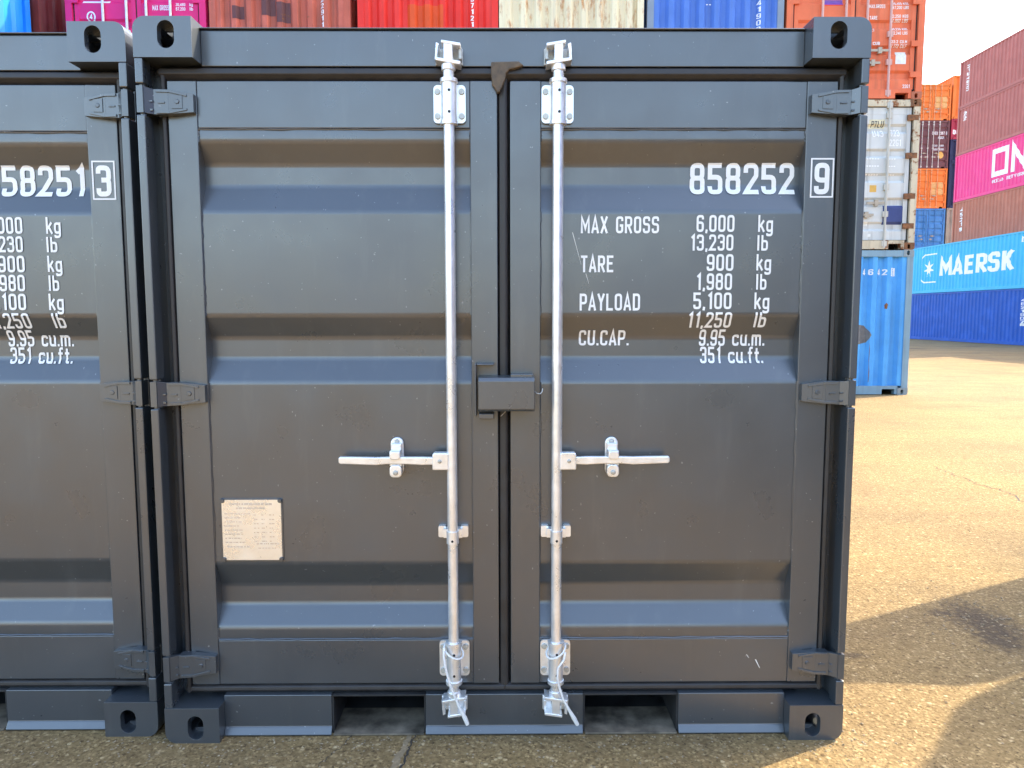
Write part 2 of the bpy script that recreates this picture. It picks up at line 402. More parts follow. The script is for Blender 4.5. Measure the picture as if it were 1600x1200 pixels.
# ------------------------------------------------------------------ the ground
gm = MB(); gm.add([(-400, -400, 0), (400, -400, 0), (400, 400, 0), (-400, 400, 0)], [(0, 1, 2, 3)])
ground = obj('ground', gm, ground_mat()); ground['kind'] = 'structure'
CRACK = plain('dark_crack', (0.055, 0.045, 0.035), 0.95, 0, 0.3)  # dark brown colour of the thin crack ribbons
FILL = plain('grey_joint_filler', (0.27, 0.20, 0.115), 0.9, 0, 0.25, 60, 0.5)
def crack(pts, w, mat=CRACK, z=0.0015, jit=0.012, n=9):
    P = []
    for a, b in zip(pts, pts[1:]):
        for i in range(n):
            t = i/n; P.append((a[0]+(b[0]-a[0])*t+random.uniform(-jit, jit), a[1]+(b[1]-a[1])*t+random.uniform(-jit, jit)*0.6))
    P.append(pts[-1]); vs = []; fs = []
    for i, p in enumerate(P):
        q = P[min(i+1, len(P)-1)]; o = P[max(i-1, 0)]
        d = Vector((q[0]-o[0], q[1]-o[1])).normalized(); ww = w*random.uniform(0.35, 1.0)*(0.3 if i in (0, len(P)-1) else 1)
        vs += [(p[0]-d.y*ww, p[1]+d.x*ww, z), (p[0]+d.y*ww, p[1]-d.x*ww, z)]
    fs = [(2*i, 2*i+1, 2*i+3, 2*i+2) for i in range(len(P)-1)]
    m = MB(); m.add(vs, fs); return obj('crack', m, mat, ground)
crack([(-0.25, 0.30), (-0.298, 0.04), (-0.306, -0.04), (-0.318, -0.14), (-0.36, -0.6), (-0.33, -1.4)], 0.0045, z=0.003, jit=0.005)
crack([(-0.26, 0.30), (-0.315, 0.04), (-0.325, -0.04), (-0.345, -0.14), (-0.385, -0.6), (-0.36, -1.4)], 0.015, FILL, z=0.0012, jit=0.004)
crack([(-0.50, 0.06), (-0.53, -0.034), (-0.575, -0.12)], 0.0022, jit=0.006)
crack([(3.877, 4.325), (3.869, 3.973), (3.859, 3.61), (3.923, 3.432), (3.837, 3.089), (3.9, 2.6)], 0.007, jit=0.03)
crack([(6.0, 8.5), (7.2, 8.7), (9.5, 8.6)], 0.008, jit=0.05)

# ------------------------------------------------------------------ corner casting (hollow, three slotted faces)
CW, CD, CH = 0.175, 0.178, 0.118
def stadium(cx, cz, w, h, n=10):
    r = w/2; pts = []
    for i in range(n+1):
        a = math.pi*i/n; pts.append((cx+r*math.cos(a), cz+h/2-r+r*math.sin(a)))
    for i in range(n+1):
        a = math.pi+math.pi*i/n; pts.append((cx+r*math.cos(a), cz-h/2+r+r*math.sin(a)))
    return pts
def build_casting():
    # front lower-left piece mirrored as needed: outer side at x=0, free end (top) at z=CH, front at y=0
    rr = 0.036; pts = [(CW, 0), (CW, CH)]
    for i in range(7):
        a = R(90+90*i/6); pts.append((rr+rr*math.cos(a), CH-rr+rr*math.sin(a)))
    pts.append((0, 0))
    base = bpy.data.objects.new('_b', MB().prism(pts, 0, CD, 'Y').mesh('_b')); COL.objects.link(base)
    cut = []
    def c(m):
        o = bpy.data.objects.new('_c', m.mesh('_c')); COL.objects.link(o); cut.append(o)
        md = base.modifiers.new('b', 'BOOLEAN'); md.operation = 'DIFFERENCE'; md.object = o; md.solver = 'EXACT'
    c(MB().box(0.026, CW-0.02, 0.026, CD-0.02, 0.018, CH-0.026))
    c(MB().prism(stadium(0.098, 0.066, 0.050, 0.080), -0.01, 0.05, 'Y'))
    c(MB().prism(stadium(0.092, 0.066, 0.050, 0.078), -0.01, 0.05, 'X'))
    c(MB().prism([(0.075, 0.062), (0.118, 0.062), (0.118, 0.112), (0.075, 0.112)], CH-0.05, CH+0.02, 'Z'))
    dg = bpy.context.evaluated_depsgraph_get()
    me = bpy.data.meshes.new_from_object(base.evaluated_get(dg)); me.name = 'corner_casting'
    for o in cut+[base]: bpy.data.objects.remove(o)
    return me
CAST0 = build_casting()
def cast_variant(mx, my, mz):
    me = CAST0.copy(); bm = bmesh.new(); bm.from_mesh(me)
    M = Matrix.Diagonal((-1 if mx else 1, -1 if my else 1, -1 if mz else 1, 1))
    bm.transform(M)
    bmesh.ops.recalc_face_normals(bm, faces=bm.faces)
    bm.to_mesh(me); bm.free(); me.materials.clear(); return me
CASTV = {(a, b, c): cast_variant(a, b, c) for a in (0, 1) for b in (0, 1) for c in (0, 1)}
def castings(root, w, L, H, mat, bevel=0.0):
    for mx, x in ((0, -w/2), (1, w/2)):
        for my, y in ((0, 0), (1, L)):
            for mz, z in ((0, H-CH), (1, CH)):
                obj('corner_casting', CASTV[(mx, my, mz)], mat, root, (x, y, z), bevel)

# ------------------------------------------------------------------ the small dark grey storage containers
HW, HT = 1.1, 2.265
DF = 0.060                                   # front of door frames
PN = 0.066; GR = 0.106                       # panel face, groove floor
PROF = [(1.952, PN), (1.918, PN), (1.854, GR), (1.786, GR), (1.705, PN), (1.381, PN), (1.310, GR), (1.242, GR), (1.170, PN),
        (0.576, PN), (0.493, GR), (0.427, GR), (0.361, PN), (0.322, PN)]
HINGES = [(2.070, 1.985), (1.180, 1.095), (0.291, 0.203)]

def corr(length, z0, z1, pitch, depth, axis='X', y=0.0, start=0.0, inward=1):
    """vertical trapezoid corrugation along +axis; y is the outer face, grooves go `inward`"""
    xs = []; x = start; a, s = pitch*0.30, pitch*0.20
    while x < start+length-1e-6:
        for dx, d in ((0, 0), (a, 0), (a+s, 1), (2*a+s, 1), (2*a+2*s, 0)):
            xx = x+dx
            if xx <= start+length+1e-6: xs.append((xx, y+inward*depth*d))
        x += pitch
    if xs[-1][0] < start+length-1e-4: xs.append((start+length, xs[-1][1]))
    out = []
    for p in xs:
        if not out or abs(out[-1][0]-p[0]) > 1e-6: out.append(p)
    m = MB(); k = len(out)
    vs = [((p[0], p[1], z) if axis == 'X' else (p[1], p[0], z)) for z in (z0, z1) for p in out]
    m.add(vs, [(i, i+1, k+i+1, k+i) for i in range(k-1)])
    return m, out

def rod_hardware(door, sx, x, dirn, ties):
    """one lock rod with brackets, cams, guide and handle; dirn = -1/+1 the side its handle points to"""
    yc = 0.018; r = 0.0163
    m = MB(); m.cyl((x, yc, 0.115), (x, yc, 2.150), r, n=20)
    obj('locking_rod', m, GALV, door, smooth=True)
    for top in (1, 0):
        z0, z1 = (1.969, 2.082) if top else (0.200, 0.320)
        m = MB()
        m.prism(rrect(x-0.049, x+0.049, z0, z1, 0.012), 0.050, 0.0585)
        m.cyl((x, yc+0.006, z0-0.008), (x, yc+0.006, z1+0.004), 0.0235, n=20)
        for zz in (z0-0.012, z1-0.002): m.cyl((x, yc+0.004, zz), (x, yc+0.004, zz+0.011), 0.0265, n=20)
        m.box(x-0.022, x+0.022, yc+0.01, 0.052, z0+0.004, z1-0.004)
        for bx in (-0.037, 0.037):
            for bz in (z0+0.02, z1-0.02):
                m.cyl((x+bx, 0.051, bz), (x+bx, 0.043, bz), 0.0095, 0.0085, n=10, m=1)
        for bz in (z0+0.022, z1-0.028): m.cyl((x+0.002, yc-0.012, bz), (x+0.002, yc-0.0185, bz), 0.0042, n=10, m=2)
        obj('rod_bracket', m, [GALV, GALVD, DARK], door, bevel=0.0012, smooth=True)
        # cam and keeper
        s = 1 if top else -1; zc = 2.166 if top else 0.113; t = dirn*0.16
        m = MB()
        m.cyl((x, yc, zc-s*0.052), (x, yc, zc-s*0.034), 0.0215, n=18)
        def sl(x0, x1, za, zb, y0, y1):
            k = [(x+xx, zc+s*(zz)+t*s*xx) for xx, zz in ((x0, za), (x1, za), (x1, zb), (x0, zb))]
            m.prism(k, y0, y1)
        sl(-0.037, 0.037, -0.034, -0.024, -0.004, 0.050)
        sl(-0.037*(1 if dirn > 0 else .55), 0.037*(1 if dirn < 0 else .55), 0.020, 0.029, -0.002, 0.046)
        sl(-0.013, 0.013, -0.026, 0.022, 0.0, 0.040)
        m.prism([(x+dirn*0.037, zc+s*0.030), (x+dirn*0.028, zc+s*0.026), (x+dirn*0.034, zc-s*0.018), (x+dirn*0.041, zc-s*0.022)], 0.012, 0.052)
        obj('rod_cam', m, GALV, door, bevel=0.002)
        m = MB(); yk = 0.064 if top else 0.049
        m.prism([(x-0.042, zc-0.024), (x+0.042, zc-0.024), (x+0.042, zc+0.024), (x-0.042, zc+0.024)], yk-0.012, yk)
        for xx in (-0.040, 0.030): m.box(x+xx, x+xx+0.010, 0.020, yk-0.006, zc-0.017, zc+0.017)
        obj('cam_keeper', m, GALVD if top else GALV, door, bevel=0.002)
    # lower guide
    m = MB()
    for ss in (-1, 1):
        a, b = sorted((x+ss*0.0235, x+ss*0.048)); m.prism(rrect(a, b, 0.668, 0.705, 0.005), 0.046, 0.068)
        a, b = sorted((x+ss*0.014, x+ss*0.030)); m.box(a, b, 0.026, 0.060, 0.672, 0.700)
    m.cyl((x, yc, 0.657), (x, yc, 0.697), 0.0195, n=20)
    m.cyl((x, yc-0.012, 0.668), (x, yc-0.0202, 0.668), 0.004, n=10, m=1)
    obj('rod_guide', m, [GALV, DARK], door, bevel=0.001, smooth=True)
    # handle
    d = dirn; zc = 0.9245
    m = MB()
    def bar(pts, y0, y1): m.prism([(x+d*p[0], p[1]) for p in pts], y0, y1)
    bar([(0.010, zc-0.028), (0.061, zc-0.028), (0.061, zc+0.022), (0.054, zc+0.027), (0.014, zc+0.027), (0.010, zc+0.022)], 0.003, 0.034)
    m.cyl((x+d*0.038, 0.006, zc), (x+d*0.038, -0.001, zc), 0.0065, n=12, m=1)
    bar([(0.055, zc-0.012), (0.095, zc-0.013), (0.150, zc-0.010), (0.205, zc-0.010), (0.240, zc-0.013), (0.352, zc-0.009),
         (0.357, zc-0.004), (0.357, zc+0.010), (0.352, zc+0.014), (0.240, zc+0.012), (0.205, zc+0.013), (0.150, zc+0.013), (0.095, zc+0.013), (0.055, zc+0.012)], 0.009, 0.026)
    obj('door_handle', m, [GALV, GALVD], door, bevel=0.0035, segs=3)
    hx = x+d*0.178; m = MB()
    m.prism(stadium(hx, 0.931, 0.042, 0.124), 0.054, 0.0635)
    m.box(hx-0.020, hx+0.020, 0.020, 0.055, 0.906, 0.914)
    m.box(hx-0.017, hx+0.017, 0.034, 0.055, 0.942, 0.976)
    m.prism(rrect(hx-0.017, hx+0.017, 0.930, 0.957, 0.011), 0.0, 0.012)
    m.box(hx-0.017, hx+0.017, 0.002, 0.040, 0.945, 0.958)
    m.prism(rrect(hx-0.019, hx+0.019, 0.871, 0.911, 0.013), 0.012, 0.055)
    for zz, yb_ in ((0.979, 0.055), (0.887, 0.013)): m.cyl((hx, yb_, zz), (hx, yb_-0.007, zz), 0.0085, 0.0075, n=10, m=1)
    obj('handle_catch', m, [GALV, GALVD], door, bevel=0.003)

def hinge(door, sx, z1, z0):
    h = z1-z0; zc = (z0+z1)/2; m = MB()
    X = lambda a: sx*a
    # knuckle
    m.prism([(X(1.098), z0+0.003), (X(1.098), z1-0.003), (X(1.0785), z1-0.003), (X(1.0785), z0+0.003)], 0.002, 0.045)
    m.cyl((X(1.086), 0.020, z0-0.004), (X(1.086), 0.020, z1+0.004), 0.009, n=12)
    # web from the knuckle back to the blade
    m.prism([(0.004, z0+0.006), (0.004, z1-0.006), (0.040, z1-0.002), (0.040, z0+0.002)], X(1.078), X(1.079), 'X')
    tz, bz = zc+h*0.46, zc-h*0.48
    def wedge(xa, ya, xb, yb, th, za1, za0, zb1, zb0):
        vs = [(X(xa), ya, za0), (X(xb), yb, zb0), (X(xb), yb, zb1), (X(xa), ya, za1), (X(xa), ya+th, za0), (X(xb), yb+th, zb0), (X(xb), yb+th, zb1), (X(xa), ya+th, za1)]
        m.add(vs, [(0, 1, 2, 3), (7, 6, 5, 4), (0, 4, 5, 1), (3, 2, 6, 7), (0, 3, 7, 4), (1, 5, 6, 2)])
    wedge(1.080, 0.006, 1.058, 0.026, 0.016, z1-0.004, z0+0.004, tz-0.004, bz+0.002)
    # blade: tapering plate lying on the stile
    wedge(1.058, 0.026, 1.015, 0.030, 0.032, tz-0.004, bz+0.002, tz-0.004, bz+0.004)
    wedge(1.015, 0.030, 0.944, 0.040, 0.024, tz-0.004, bz+0.004, zc+h*0.30, zc-h*0.34)
    # raised rim and pad
    for sgn in (1, -1):
        e1 = tz-0.009 if sgn > 0 else bz+0.009; e2 = zc+sgn*h*0.24-0.001
        wedge(1.050, 0.0225, 1.012, 0.0265, 0.006, e1+0.004, e1-0.004, e1+0.004, e1-0.004)
        wedge(1.012, 0.0265, 0.962, 0.0335, 0.006, e1+0.004, e1-0.004, e2+0.003, e2-0.003)
    wedge(1.006, 0.0290, 0.975, 0.0332, 0.006, zc+0.021, zc-0.021, zc+0.019, zc-0.019)
    m.cyl((X(0.990), 0.034, zc), (X(0.990), 0.0285, zc), 0.009, 0.006, n=10)
    m.box(*sorted((X(1.046), X(1.026))), 0.0245, 0.032, zc-0.006, zc-0.001)
    m.box(*sorted((X(1.068), X(1.058))), 0.018, 0.032, zc-0.030, zc-0.024)
    m.box(*sorted((X(1.068), X(1.058))), 0.018, 0.032, zc-0.004, zc+0.001)
    obj('hinge', m, ANTH, door, bevel=0.002)

def door_leaf(root, sx, number, check, plate, nx, dx):
    """sx=-1 left leaf, +1 right leaf (as seen)"""
    a, b = 0.0195, 1.032       # inner and outer edge
    ia, ob = (0.104, 0.942) if sx < 0 else (0.115, 0.937)
    X = lambda v: sx*v
    zt, zb = 2.098, 0.168
    m = MB()
    for xa, xb in ((a, ia), (ob, b)):
        x0, x1 = sorted((X(xa), X(xb))); m.box(x0, x1, DF, DF+0.065, zb, zt)
    x0, x1 = sorted((X(ia), X(ob)))
    m.box(x0, x1, DF+0.0025, DF+0.060, 1.957, zt); m.box(x0, x1, DF+0.0025, DF+0.060, zb, 0.318)
    door = obj('door', m, ANTH, root, bevel=0.0025)
    # pressed steel panel with three grooves
    m = MB(); x0, x1 = sorted((X(ia-0.004), X(ob+0.004))); k = len(PROF)
    pr = [(1.960, PN+0.001)]+PROF+[(0.314, PN+0.001)]; k = len(pr)
    n = 2
    m.add([(x, y, z) for (z, y) in pr for x in (x0, x1)], [(2*i, 2*i+1, 2*i+3, 2*i+2) for i in range(k-1)])
    pn = obj('panel', m, ANTH, door, bevel=0.010, segs=4)
    for p in pn.data.polygons: p.use_smooth = True
    pn.modifiers['bevel'].harden_normals = True; pn.modifiers['bevel'].angle_limit = R(15)
    # weld beads round the panel
    m = MB(); xl, xr = sorted((X(ia), X(ob)))
    jit = lambda: random.uniform(-0.0012, 0.0012)
    def bead(p, q, r=0.0032, n=26):
        path = [(p[0]+(q[0]-p[0])*i/n+jit(), p[1]+jit()*0.4, p[2]+(q[2]-p[2])*i/n+jit()) for i in range(n+1)]
        m.tube(path, [r*random.uniform(0.75, 1.2) for _ in path], 6)
    bead((xl, PN-0.001, 1.954), (xr, PN-0.001, 1.954)); bead((xl, PN-0.001, 0.320), (xr, PN-0.001, 0.320))
    for x in (xl, xr):
        for za, zb2 in ((1.954, 1.916), (1.704, 1.382), (1.169, 0.577), (0.360, 0.321)): bead((x, PN-0.001, za), (x, PN-0.001, zb2), 0.0028)
    obj('weld_bead', m, ANTH, door, smooth=True)
    # rubber seal
    m = MB(); o = b+0.001
    xi, xo = sorted((X(0.0), X(o+0.022)))
    m.sweep([(0.100, 2.139), (0.070, 2.139), (0.057, 2.132), (0.055, 2.117), (0.064, 2.108), (0.074, 2.100), (0.100, 2.100)], xi, xo)
    m.sweep([(0.100, 0.166), (0.074, 0.166), (0.062, 0.158), (0.060, 0.146), (0.070, 0.138), (0.100, 0.137)], xi, xo)
    seal = [(X(o), 0.074), (X(o+0.004), 0.060), (X(o+0.015), 0.057), (X(o+0.0225), 0.074), (X(o+0.0225), 0.105), (X(o), 0.105)]
    m.prism(seal, 0.140, 2.136, 'Z')
    if sx < 0:
        m.prism([(-0.019, 0.078), (-0.014, 0.066), (0.004, 0.063), (0.012, 0.068), (0.0125, 0.082), (0.019, 0.086), (0.019, 0.11), (-0.019, 0.11)], 0.150, 2.128, 'Z')
    obj('rubber_seal', m, RUBBER, door, bevel=0.003, segs=3)
    for z1, z0 in HINGES: hinge(door, sx, z1, z0)
    rod_hardware(door, sx, sx*0.1655, sx, True)
    surf = lambda u, v, lift: (u, interp(PROF, v)-lift-0.0009, v)
    brk = [(1, z) for z, _ in PROF]
    if sx > 0:
        lettering('lettering', fit(number, nx[0], nx[1], 1.762, 1.859, 0.078, 0.12), surf, WHITE, door, brk, tol=0.0)
        st = fit(check, 0.968+dx, 1.013+dx, 1.757, 1.851, 0.082)
        fr = [(0.957+dx, 1.748), (1.025+dx, 1.748), (1.025+dx, 1.864), (0.957+dx, 1.864)]
        st.append(_ribbon([Vector(p) for p in fr], True, 0.0024))
        lettering('check_digit', st, lambda u, v, lift: (u, DF-lift, v), WHITE, door)
        allst = []
        rows = [('MAX GROSS', .241, .486, 1.637, 1.689), ('6,000', .604, .723, 1.641, 1.693), ('kg', .798, .844, 1.641, 1.693),
                ('13,230', .585, .721, 1.583, 1.633), ('lb', .796, .830, 1.583, 1.631), ('TARE', .242, .345, 1.516, 1.568),
                ('900', .639, .723, 1.520, 1.572), ('kg', .796, .842, 1.521, 1.572), ('1,980', .606, .720, 1.460, 1.512),
                ('lb', .796, .829, 1.461, 1.510), ('PAYLOAD', .239, .430, 1.396, 1.449), ('5,100', .599, .720, 1.400, 1.452), ('kg', .793, .840, 1.400, 1.452),
                ('11,250', .584, .724, 1.341, 1.390), ('lb', .797, .835, 1.342, 1.390), ('CU.CAP.', .241, .402, 1.284, 1.333),
                ('9.95 cu.m.', .630, .842, 1.282, 1.335), ('351 cu.ft.', .634, .838, 1.226, 1.279)]
        for s, xa, xb, za, zb_ in rows: allst += fit(s, xa+dx, xb+dx, za, zb_, 0.074, 0.12)
        lettering('lettering', allst, surf, WHITE, door, brk)
        # paint scratches
        for p, q, w in () if dx else (((0.215, 1.640), (0.243, 1.540), 0.0011), ((0.258, 1.512), (0.268, 1.480), 0.0009), ((0.83, 0.245), (0.845, 0.215), 0.002), ((0.80, 0.262), (0.808, 0.25), 0.0015)):
            y = interp(PROF, p[1])-0.0009 if p[1] > 0.32 else DF+0.0015
            m = MB(); m.add([(p[0]-w, y, p[1]), (p[0]+w, y, p[1]), (q[0]+w*.4, y, q[1]), (q[0]-w*.4, y, q[1])], [(0, 1, 2, 3)])
            obj('scratch', m, OFFW, door)
    # padlock box halves
    if sx > 0:
        m = MB()
        m.prism([(-0.012, 1.084), (-0.020, 1.092), (-0.020, 1.180), (-0.010, 1.190), (0.060, 1.192), (0.060, 1.186), (-0.006, 1.184), (-0.013, 1.176), (-0.013, 1.090)], -0.080, 0.094, 'X')
        for xa, xb in ((-0.080, -0.073), (0.087, 0.094)): m.box(xa+0.0006, xb-0.0006, -0.011, 0.060, 1.092, 1.183)
        m.box(0.020, 0.090, 0.0, 0.062, 1.183, 1.199)
        obj('padlock_box', m, ANTH, door, bevel=0.004, segs=3)
        m = MB(); m.tube([(0.094, 0.02, 1.145), (0.102, 0.01, 1.138), (0.112, 0.008, 1.137), (0.118, 0.01, 1.143), (0.120, 0.014, 1.153)], 0.0016, 6)
        obj('seal_wire', m, WIRE, door); m = MB()
        m.tube([(0.008, 0.055, 1.083), (0.002, 0.052, 1.074), (-0.006, 0.050, 1.066), (-0.012, 0.051, 1.061)], 0.0014, 6)
        obj('seal_wire', m, WIRE, door)
    else:
        m = MB()
        m.box(-0.0925, -0.0865, 0.006, 0.060, 1.066, 1.232)
        m.box(-0.0865, -0.032, 0.006, 0.060, 1.226, 1.2320); m.box(-0.080, -0.032, 0.010, 0.060, 1.057, 1.075)
        obj('padlock_bracket', m, ANTH, door, bevel=0.003)
        if plate:
            m = MB(); m.prism(rrect(-0.920, -0.718, 0.586, 0.794, 0.006), PN-0.0035, PN+0.002)
            pl = obj('data_plate', m, ANTH, root, bevel=0.001)
            m = MB(); cut = 0.010; x0, x1, z0, z1 = -0.914, -0.723, 0.590, 0.789
            m.prism([(x0+cut, z0), (x1-cut, z0), (x1, z0+cut), (x1, z1-cut), (x1-cut, z1), (x0+cut, z1), (x0, z1-cut), (x0, z0+cut)], PN-0.0056, PN-0.0034)
            obj('metal_face', m, PLATE, pl)
            for px_ in (x0+0.003, x1-0.003):
                for pz in (z0+0.003, z1-0.003):
                    m = MB(); m.cyl((px_, PN-0.003, pz), (px_, PN-0.010, pz), 0.0085, 0.006, n=10); obj('rivet', m, ANTH, pl)
            m = MB(); rn = random.Random(3); y = PN-0.0058
            def dash(xa, xb, z, h):
                x = xa
                while x < xb:
                    w = rn.uniform(0.004, 0.013); w = min(w, xb-x)
                    m.add([(x, y, z), (x+w, y, z), (x+w, y, z+h), (x, y, z+h)], [(0, 1, 2, 3)]); x += w+rn.uniform(0.0015, 0.004)
            dash(-0.888, -0.752, 0.772, 0.0065); dash(-0.868, -0.775, 0.759, 0.0055)
            for i in range(8): dash(-0.906, -0.906+rn.uniform(0.045, 0.085), 0.742-0.0135*i, 0.0035)
            dash(-0.900, -0.825, 0.632, 0.004)
            for i in range(7):
                for xa in (-0.812, -0.787, -0.762): dash(xa, xa+rn.uniform(0.008, 0.018), 0.738-0.0145*i, 0.003)
            dash(-0.805, -0.735, 0.642, 0.004); dash(-0.800, -0.740, 0.628, 0.003)
            obj('engraved_text', m, PRINT, pl)
    return door

def storage_container(label, loc, number, check, nx=(0.590, 0.920), dx=0.0, plate=True):
    root = thing('storage_container', label, 'container', loc, 0, 'dark grey storage containers side by side')
    L = 2.438
    castings(root, 2.2, L, HT, ANTH, 0.006)
    # front corner posts: lip interrupted at the hinges, jamb behind
    for sx in (-1, 1):
        X = lambda v: sx*v
        m = MB(); segs = []; z = HT-CH
        for z1, z0 in HINGES: segs.append((z, z1+0.003)); z = z0-0.003
        segs.append((z, CH))
        for za, zb in segs:
            w = 1.0745 if zb > 0.15 else 1.0735
            x0, x1 = sorted((X(1.0992), X(w))); m.box(x0, x1, 0.001, 0.052, zb, za)
        x0, x1 = sorted((X(1.0992), X(1.083))); m.box(x0, x1, 0.046, 0.13, CH, HT-CH)
        x0, x1 = sorted((X(1.0985), X(0.99))); m.box(x0, x1, 0.112, 0.16, CH, HT-CH)
        obj('corner_post', m, ANTH, root, bevel=0.0035)
        # rear post, rails and side wall
        x0, x1 = sorted((X(1.098), X(1.03))); obj('corner_post', MB().box(x0, x1, L-0.15, L-0.002, CH, HT-CH), ANTH, root, bevel=0.003)
        x0, x1 = sorted((X(1.098), X(1.04)))
        obj('top_side_rail', MB().box(x0, x1, CD, L-CD, HT-0.075, HT-0.016), ANTH, root, bevel=0.003)
        obj('bottom_side_rail', MB().box(x0, x1, CD, L-CD, 0.004, 0.150), ANTH, root, bevel=0.003)
        m, _ = corr(L-0.30, 0.150, HT-0.075, 0.25, 0.034, 'Y', X(1.09), 0.15, -sx)
        obj('side_wall', m, ANTH, root)
    m = MB()
    x = HW-CW
    m.sweep([(0.0655, 2.142), (0.0655, 2.246), (0.069, 2.2495), (0.180, 2.2495), (0.180, 2.142)], -x, x)
    m.sweep([(0.075, 2.2505), (0.060, 2.2505), (0.0575, 2.2525), (0.060, 2.2545), (0.180, 2.2545), (0.180, 2.2505)], -x, x)
    m.box(-1.072, 1.072, 0.100, 0.175, 2.125, 2.1415)
    obj('door_header', m, ANTH, root, bevel=0.002)
    # sill in three pieces with fork pockets between
    m = MB()
    for xa, xb in ((-x, -0.572), (-0.262, 0.258), (0.574, x)):
        m.sweep([(0.049, 0.136), (0.049, 0.028), (0.046, 0.0255), (0.035, 0.007), (0.035, 0.003), (0.075, 0.003), (0.16, 0.006), (0.16, 0.136)], xa, xb)
    m.box(-x, x, 0.070, 0.16, 0.1362, 0.150)
    obj('door_sill', m, ANTH, root, bevel=0.002)
    for xa, xb in ((-0.572, -0.262), (0.258, 0.574)):
        m = MB()
        m.box(xa+0.0005, xa+0.006, 0.052, L-0.1, 0.004, 0.1345); m.box(xb-0.006, xb-0.0005, 0.052, L-0.1, 0.004, 0.1345)
        m.box(xa+0.006, xb-0.006, 0.052, L-0.1, 0.1285, 0.1345); m.box(xa+0.006, xb-0.006, 0.036, 0.20, 0.002, 0.008, 1)
        m.box(xa+0.006, xb-0.006, 0.2005, L-0.1, 0.002, 0.006); m.box(xa+0.006, xb-0.006, 0.75, 0.76, 0.01, 0.128)
        m2 = obj('fork_pocket', m, [plain('shaded_pocket_steel', (0.022, 0.022, 0.022), 0.7, 0.0, 0.4, 12), plain('lit_dusty_pocket_floor', (0.15, 0.125, 0.09), 0.75, 0.0, 0.6, 16)], root, bevel=0.001)  # walls coloured dark as shade; front floor strip coloured as dust and warm light
    obj('floor', MB().box(-1.03, 1.03, 0.17, L-0.12, 0.152, 0.18), ANTH, root)
    m, _ = corr(2.06, 0.12, HT-0.10, 0.25, 0.034, 'X', L-0.02, -1.03, -1); obj('rear_wall', m, ANTH, root)
    for za, zb in ((HT-0.11, HT-0.02), (0.004, 0.12)): obj('rear_rail', MB().box(-x, x, L-0.12, L-0.01, za, zb), ANTH, root, bevel=0.003)
    obj('roof', MB().box(-1.06, 1.06, 0.10, L-0.05, HT-0.030, HT-0.022), ANTH, root)
    for sx in (-1, 1): door_leaf(root, sx, number, check, plate, nx, dx)
    # loose end of the seal lapped over the top of the centre joint
    m = MB()
    m.prism([(-0.038, 2.149), (0.046, 2.151), (0.062, 2.139), (0.040, 2.131), (0.018, 2.126), (0.008, 2.114), (0.006, 2.100), (-0.006, 2.072), (-0.012, 2.060), (-0.020, 2.057), (-0.026, 2.070), (-0.035, 2.082), (-0.038, 2.11)], 0.042, 0.062)
    obj('seal_flap', m, RUBTORN, root, bevel=0.004, segs=3)
    return root

MAIN = storage_container('dark grey storage container with closed double doors, numbered 858252 9', (0, 0, 0), '858252', '9')
LEFT = storage_container('dark grey storage container numbered 858251 3, cut off by the left edge', (-2.242, 0.041, 0), '858251', '3', (0.577, 0.900), -0.008)

# cable ties round the lower ends of the lock rods
def cable_tie(label, x, flip, path):
    m = MB()
    loop = []
    for i in range(17):
        a = R(200+320*i/16*flip) if False else 2*math.pi*i/16
        loop.append((x+0.031*math.cos(a), 0.020+0.031*math.sin(a), 0.300+0.014*math.cos(a)*flip+0.012*math.sin(a)))
    m.tube(loop, 0.0034, 6)
    m.tube([(x+px_, py, pz) for px_, py, pz in path], [0.0036]*(len(path)-3)+[0.0048, 0.0075, 0.0062], 8)
    return tag(obj('cable_tie', m, NYLON, None, smooth=True), label, 'cable tie', 'white cable ties on the lock rods')
cable_tie('white cable tie hanging from the left lock rod of the front container', -0.1655, -1,
          [(-0.030, 0.0, 0.318), (-0.030, -0.012, 0.295), (-0.026, -0.016, 0.270), (-0.020, -0.016, 0.240), (-0.010, -0.014, 0.200), (0.004, -0.012, 0.160), (0.022, -0.010, 0.115), (0.036, -0.006, 0.085), (0.044, -0.004, 0.062)])
t_ = [(0.029, -0.006, 0.305), (0.024, -0.013, 0.282), (0.006, -0.016, 0.258), (0.003, -0.015, 0.225), (0.010, -0.013, 0.190), (0.022, -0.010, 0.150), (0.042, -0.006, 0.110), (0.058, -0.002, 0.080), (0.070, 0.002, 0.056)]
cable_tie('white cable tie hanging from the right lock rod of the front container', 0.1655, 1, t_)

